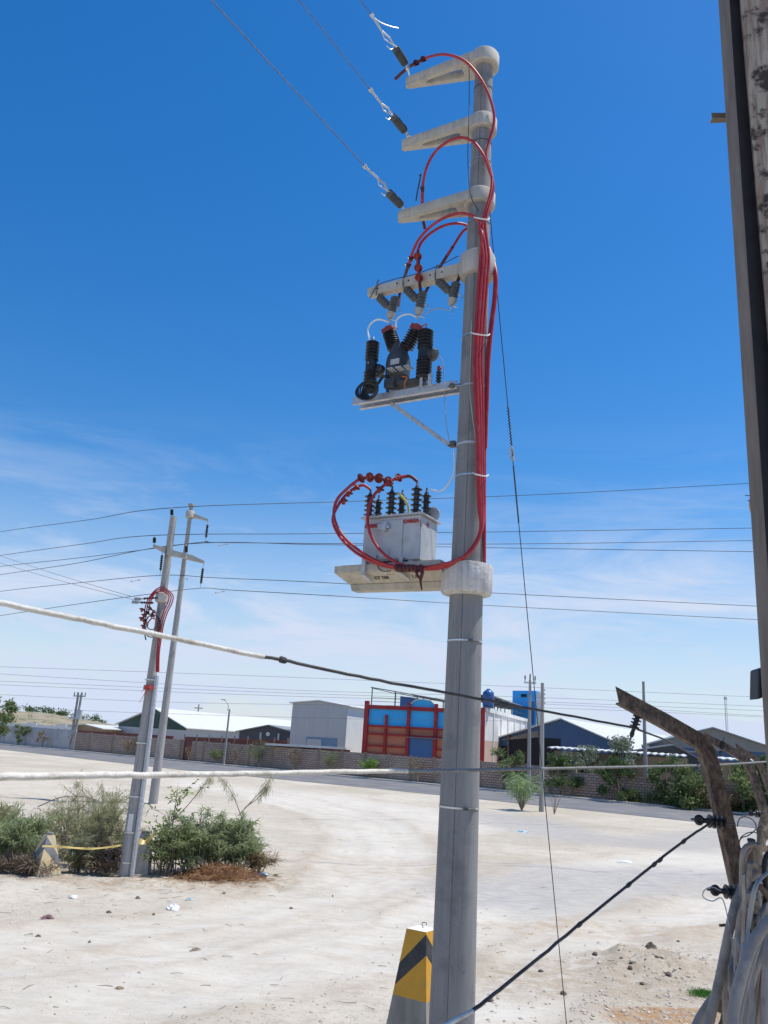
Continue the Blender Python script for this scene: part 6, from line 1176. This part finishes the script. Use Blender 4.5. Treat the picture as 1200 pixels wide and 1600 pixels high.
def strand(pts, r_, name, m_, label, cat='rope', k=8, wob=0.0, parent=None):
    P_ = spline([Py(*p_) for p_ in pts], k)
    if wob:
        random.seed(5); P_ = [p_+V((0, random.gauss(0, wob), random.gauss(0, wob))) for p_ in P_]
    rs = r_ if isinstance(r_, float) else [r_[0]+(r_[1]-r_[0])*i/(len(P_)-1) for i in range(len(P_))]
    return MB().tube(P_, rs, 10).build(name, m_, parent, label=None if parent else label, cat=None if parent else cat)
def rope(lab, base): return empty('fence_rope', base, lab, 'rope', 'fence ropes close to the camera')
t = rope('fence rope crossing before the left poles, white on the left and black on the right', Py(993, 1138, 2.15))
strand([(-60, 929, .95), (0, 942, .98), (130, 969, 1.05), (260, 995, 1.15), (412, 1027, 1.28)], .0036, 'sleeve', m_ropew, '', wob=.0003, parent=t)
strand([(408, 1026, 1.28), (440, 1031, 1.3), (560, 1057, 1.42), (700, 1083, 1.6), (860, 1113, 1.85), (995, 1138, 2.15)], .0027, 'wire', m_ropeb, '', wob=.0003, parent=t)
MB().lathe([(.003, -.006), (.0055, -.003), (.005, .005), (.003, .008)], Py(441, 1031, 1.3), V((1, .3, -.2)), 8).build('knot', m_ropeb, t)
strand([(997, 1140, 2.15), (1050, 1160, 2.6), (1080, 1175, 3.1), (1128, 1172, 4.3)], .0027, 'wire', m_ropeb, '', parent=t)
t = rope('nearly level fence rope across the lower sky line, thick white sleeve then grey wire', Py(636, 1205, 1.6))
strand([(-60, 1218, .80), (0, 1214, .85), (160, 1211.5, .98), (320, 1210, 1.12), (480, 1207, 1.3), (636, 1204.5, 1.5)], [.0040, .0037], 'sleeve', m_ropew, '', wob=.0003, parent=t)
strand([(630, 1205, 1.5), (760, 1203, 1.9), (950, 1199, 2.6), (1120, 1195, 3.7), (1200, 1190, 4.4)], [.0034, .0044], 'wire', m_ropeg, '', parent=t)
t = rope('thick black rope slanting from the nearest post to the bottom of the frame', Py(690, 1600, 1.4))
strand([(1107, 1287, 2.05), (1050, 1328, 1.95), (900, 1449, 1.75), (800, 1531, 1.6), (735, 1582, 1.5)], [.0027, .0034], 'wire', m_ropeb, '', wob=.0004, parent=t)
for x_, y_, Y in ((1068, 1315, 1.98), (1031, 1344, 1.92), (1022, 1351, 1.92), (982, 1383, 1.86), (905, 1445, 1.76)): MB().lathe([(.003, -.006), (.0046, -.002), (.0044, .004), (.003, .008)], Py(x_, y_, Y), V((1, .3, .9)), 8).build('knot', m_ropeb, t)
strand([(738, 1580, 1.5), (715, 1592, 1.47), (680, 1612, 1.42)], [.0035, .0042], 'sleeve', m_ropew, '', parent=t)
strand([(1127, 1392, 2.0), (1112, 1386, 2.0), (1100, 1392, 2.0), (1099, 1402, 2.0), (1113, 1408, 2.0), (1129, 1405, 2.0), (1140, 1450, 2.0), (1146, 1490, 1.98), (1149, 1520, 1.96)], .0012, 'loose_wire', m_galv, 'loose thin wire looping from the lower reel insulator', 'wire')
strand([(1152, 1292, 2.6), (1155, 1280, 2.6), (1165, 1276, 2.6), (1178, 1283, 2.6), (1181, 1295, 2.6), (1170, 1305, 2.6), (1158, 1310, 2.6), (1155, 1322, 2.6), (1170, 1335, 2.6)], .0016, 'loose_wire', m_dwire, 'tangled dark wire loop above the pile of pipes', 'wire')
strand([(1155, 1340, 2.6), (1157, 1310, 2.6), (1175, 1300, 2.6), (1190, 1305, 2.6), (1200, 1300, 2.6)], .0016, 'loose_wire', m_dwire, 'second dark wire loop above the pile of pipes', 'wire')
MB().tube([Py(1124, 1446, 2.15), Py(1160, 1444, 2.15)], .0035, 6).build('nail', m_rust, label='rusty spike poking left from the nearest post', cat='nail')

# pile of grey tubes and trunks at the lower right
PIPES = [([(1103, 1625), (1110, 1590), (1124, 1532), (1142, 1442), (1156, 1393), (1178, 1366), (1215, 1350)], 1.95, .0125, m_pvc, 'grey tube curving over to the right at the left side of the pile'),
 ([(1144, 1625), (1147, 1575), (1163, 1510), (1180, 1467), (1215, 1425)], 1.7, .0135, m_pvc, 'fat pale grey tube bowing across the front of the pile'),
 ([(1161, 1366), (1162, 1420), (1160, 1490), (1163, 1560)], 1.85, .0042, m_pvc, 'thin straight grey conduit in the middle of the pile'),
 ([(1174, 1312), (1172, 1350), (1168, 1386), (1166, 1400)], 2.2, .012, m_bark, 'short upright trunk at the top of the pile'),
 ([(1182, 1318), (1184, 1350), (1181, 1375)], 2.1, .010, m_pvc, 'short pale tube end at the top of the pile'),
 ([(1166, 1386), (1182, 1418), (1212, 1475)], 2.0, .010, m_pvc, 'grey tube slanting down right across the pile'),
 ([(1120, 1580), (1142, 1500), (1165, 1453), (1180, 1418), (1195, 1370)], 2.15, .019, m_bark, 'rough brown trunk behind the tubes'),
 ([(1193, 1625), (1195, 1550), (1199, 1480), (1212, 1440)], 1.8, .009, m_pvc, 'upright grey tube at the right frame edge'),
 ([(1160, 1625), (1168, 1560), (1182, 1505), (1210, 1460)], 1.85, .012, m_pvc, 'grey tube just behind the fat pale one'),
 ([(1080, 1625), (1096, 1588), (1128, 1545), (1150, 1520)], 2.1, .014, m_pvc, 'low grey tube at the bottom left of the pile'),
 ([(1172, 1625), (1176, 1580), (1174, 1530), (1180, 1480)], 1.8, .007, m_pvc, 'slim tube wriggling between the fat tubes'),
 ([(1150, 1380), (1175, 1345), (1215, 1320)], 2.3, .012, m_bark, 'knotty branch arching over the top of the pile'),
 ([(1190, 1400), (1196, 1350), (1188, 1305), (1200, 1262)], 2.5, .013, m_bark, 'crooked brown branch rising behind the second post'),
 ([(1215, 1310), (1197, 1280), (1183, 1235), (1178, 1205)], 4.6, .02, mat('reddish_branch', (.24, .15, .11, 1), (.33, .22, .16, 1), 9, rough=.9), 'reddish dry branch leaning behind the second post'),
 ([(1200, 1500), (1188, 1450), (1186, 1400), (1200, 1370)], 2.2, .016, m_bark, 'dark crooked trunk at the right of the pile'),
 ([(1126, 1625), (1140, 1560), (1158, 1500), (1170, 1440)], 2.2, .014, m_bark, 'brown trunk seen between the two front tubes'),
 ([(1205, 1625), (1203, 1560), (1206, 1500), (1215, 1450)], 1.9, .012, m_bark, 'brown trunk cut by the right frame edge'),
 ([(1178, 1625), (1183, 1570), (1190, 1520), (1196, 1470)], 1.95, .009, m_bark, 'slim dark branch between the fat tube and the frame edge'),
 ([(1152, 1625), (1158, 1580), (1172, 1520), (1188, 1470)], 1.75, .005, m_pvc, 'thin cable lying along the fat pale tube'),
 ([(1168, 1400), (1180, 1385), (1192, 1390), (1204, 1410), (1215, 1440)], 1.95, .008, m_bark, 'curled twig over the middle of the pile'),
 ([(1160, 1425), (1172, 1405), (1190, 1395), (1215, 1385)], 2.05, .007, m_pvc, 'thin tube crossing level over the pile'),
 ([(1186, 1345), (1190, 1320), (1200, 1295), (1215, 1285)], 2.4, .011, m_bark, 'stub of branch at the top right of the pile')]
for pts, Y, r_, m_, lab in PIPES:
    q = MB(); P_ = spline([Py(x_, y_, Y+.02*i) for i, (x_, y_) in enumerate(pts)], 7); random.seed(len(lab)); wv_ = [r_*.82*(1+(.18 if m_ == m_bark else .03)*random.uniform(-1, 1)) for _ in P_]; q.tube(P_, wv_, 16)
    q.build('tube' if m_ == m_pvc else 'branch', m_, label=lab, cat='tube' if m_ == m_pvc else 'branch', group='pile of tubes and branches')
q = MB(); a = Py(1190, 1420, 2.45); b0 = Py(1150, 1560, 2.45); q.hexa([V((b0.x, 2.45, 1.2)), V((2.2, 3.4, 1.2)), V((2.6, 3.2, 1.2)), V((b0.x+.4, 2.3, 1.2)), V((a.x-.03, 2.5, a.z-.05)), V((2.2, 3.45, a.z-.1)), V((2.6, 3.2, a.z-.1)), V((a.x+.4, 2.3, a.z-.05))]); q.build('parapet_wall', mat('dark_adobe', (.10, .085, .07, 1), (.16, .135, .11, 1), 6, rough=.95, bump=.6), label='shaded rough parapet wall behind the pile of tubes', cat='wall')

random.seed(77); zero = None
for k_ in range(38):
    x0 = random.uniform(1125, 1205); y0 = 1625; x1 = random.uniform(1150, 1215); y1 = random.uniform(1330, 1480); Yd = random.uniform(1.85, 2.35)
    md = ((x0+x1)/2+random.uniform(-18, 18), (y0+y1)/2); md2 = (x0*.25+x1*.75+random.uniform(-12, 12), y0*.25+y1*.75)
    if x0 > 1190 and random.random() < .4: x0 -= 20
    P_ = spline([Py(x0, y0, Yd), Py(md[0], md[1], Yd-.03), Py(md2[0], md2[1], Yd+.02), Py(x1, y1, Yd), Py(x1+random.uniform(5, 25), y1-random.uniform(-15, 25), Yd+.05)], 6)
    mm = random.choice((m_pvc, m_bark, m_tube, m_gap, m_pvc, m_gins2)); MB().tube(P_, random.uniform(.0028, .0075), 9).build('cable', mm, label='one of the many thin cables tangled in the pile at the lower right', cat='cable', group='thin cables in the pile')
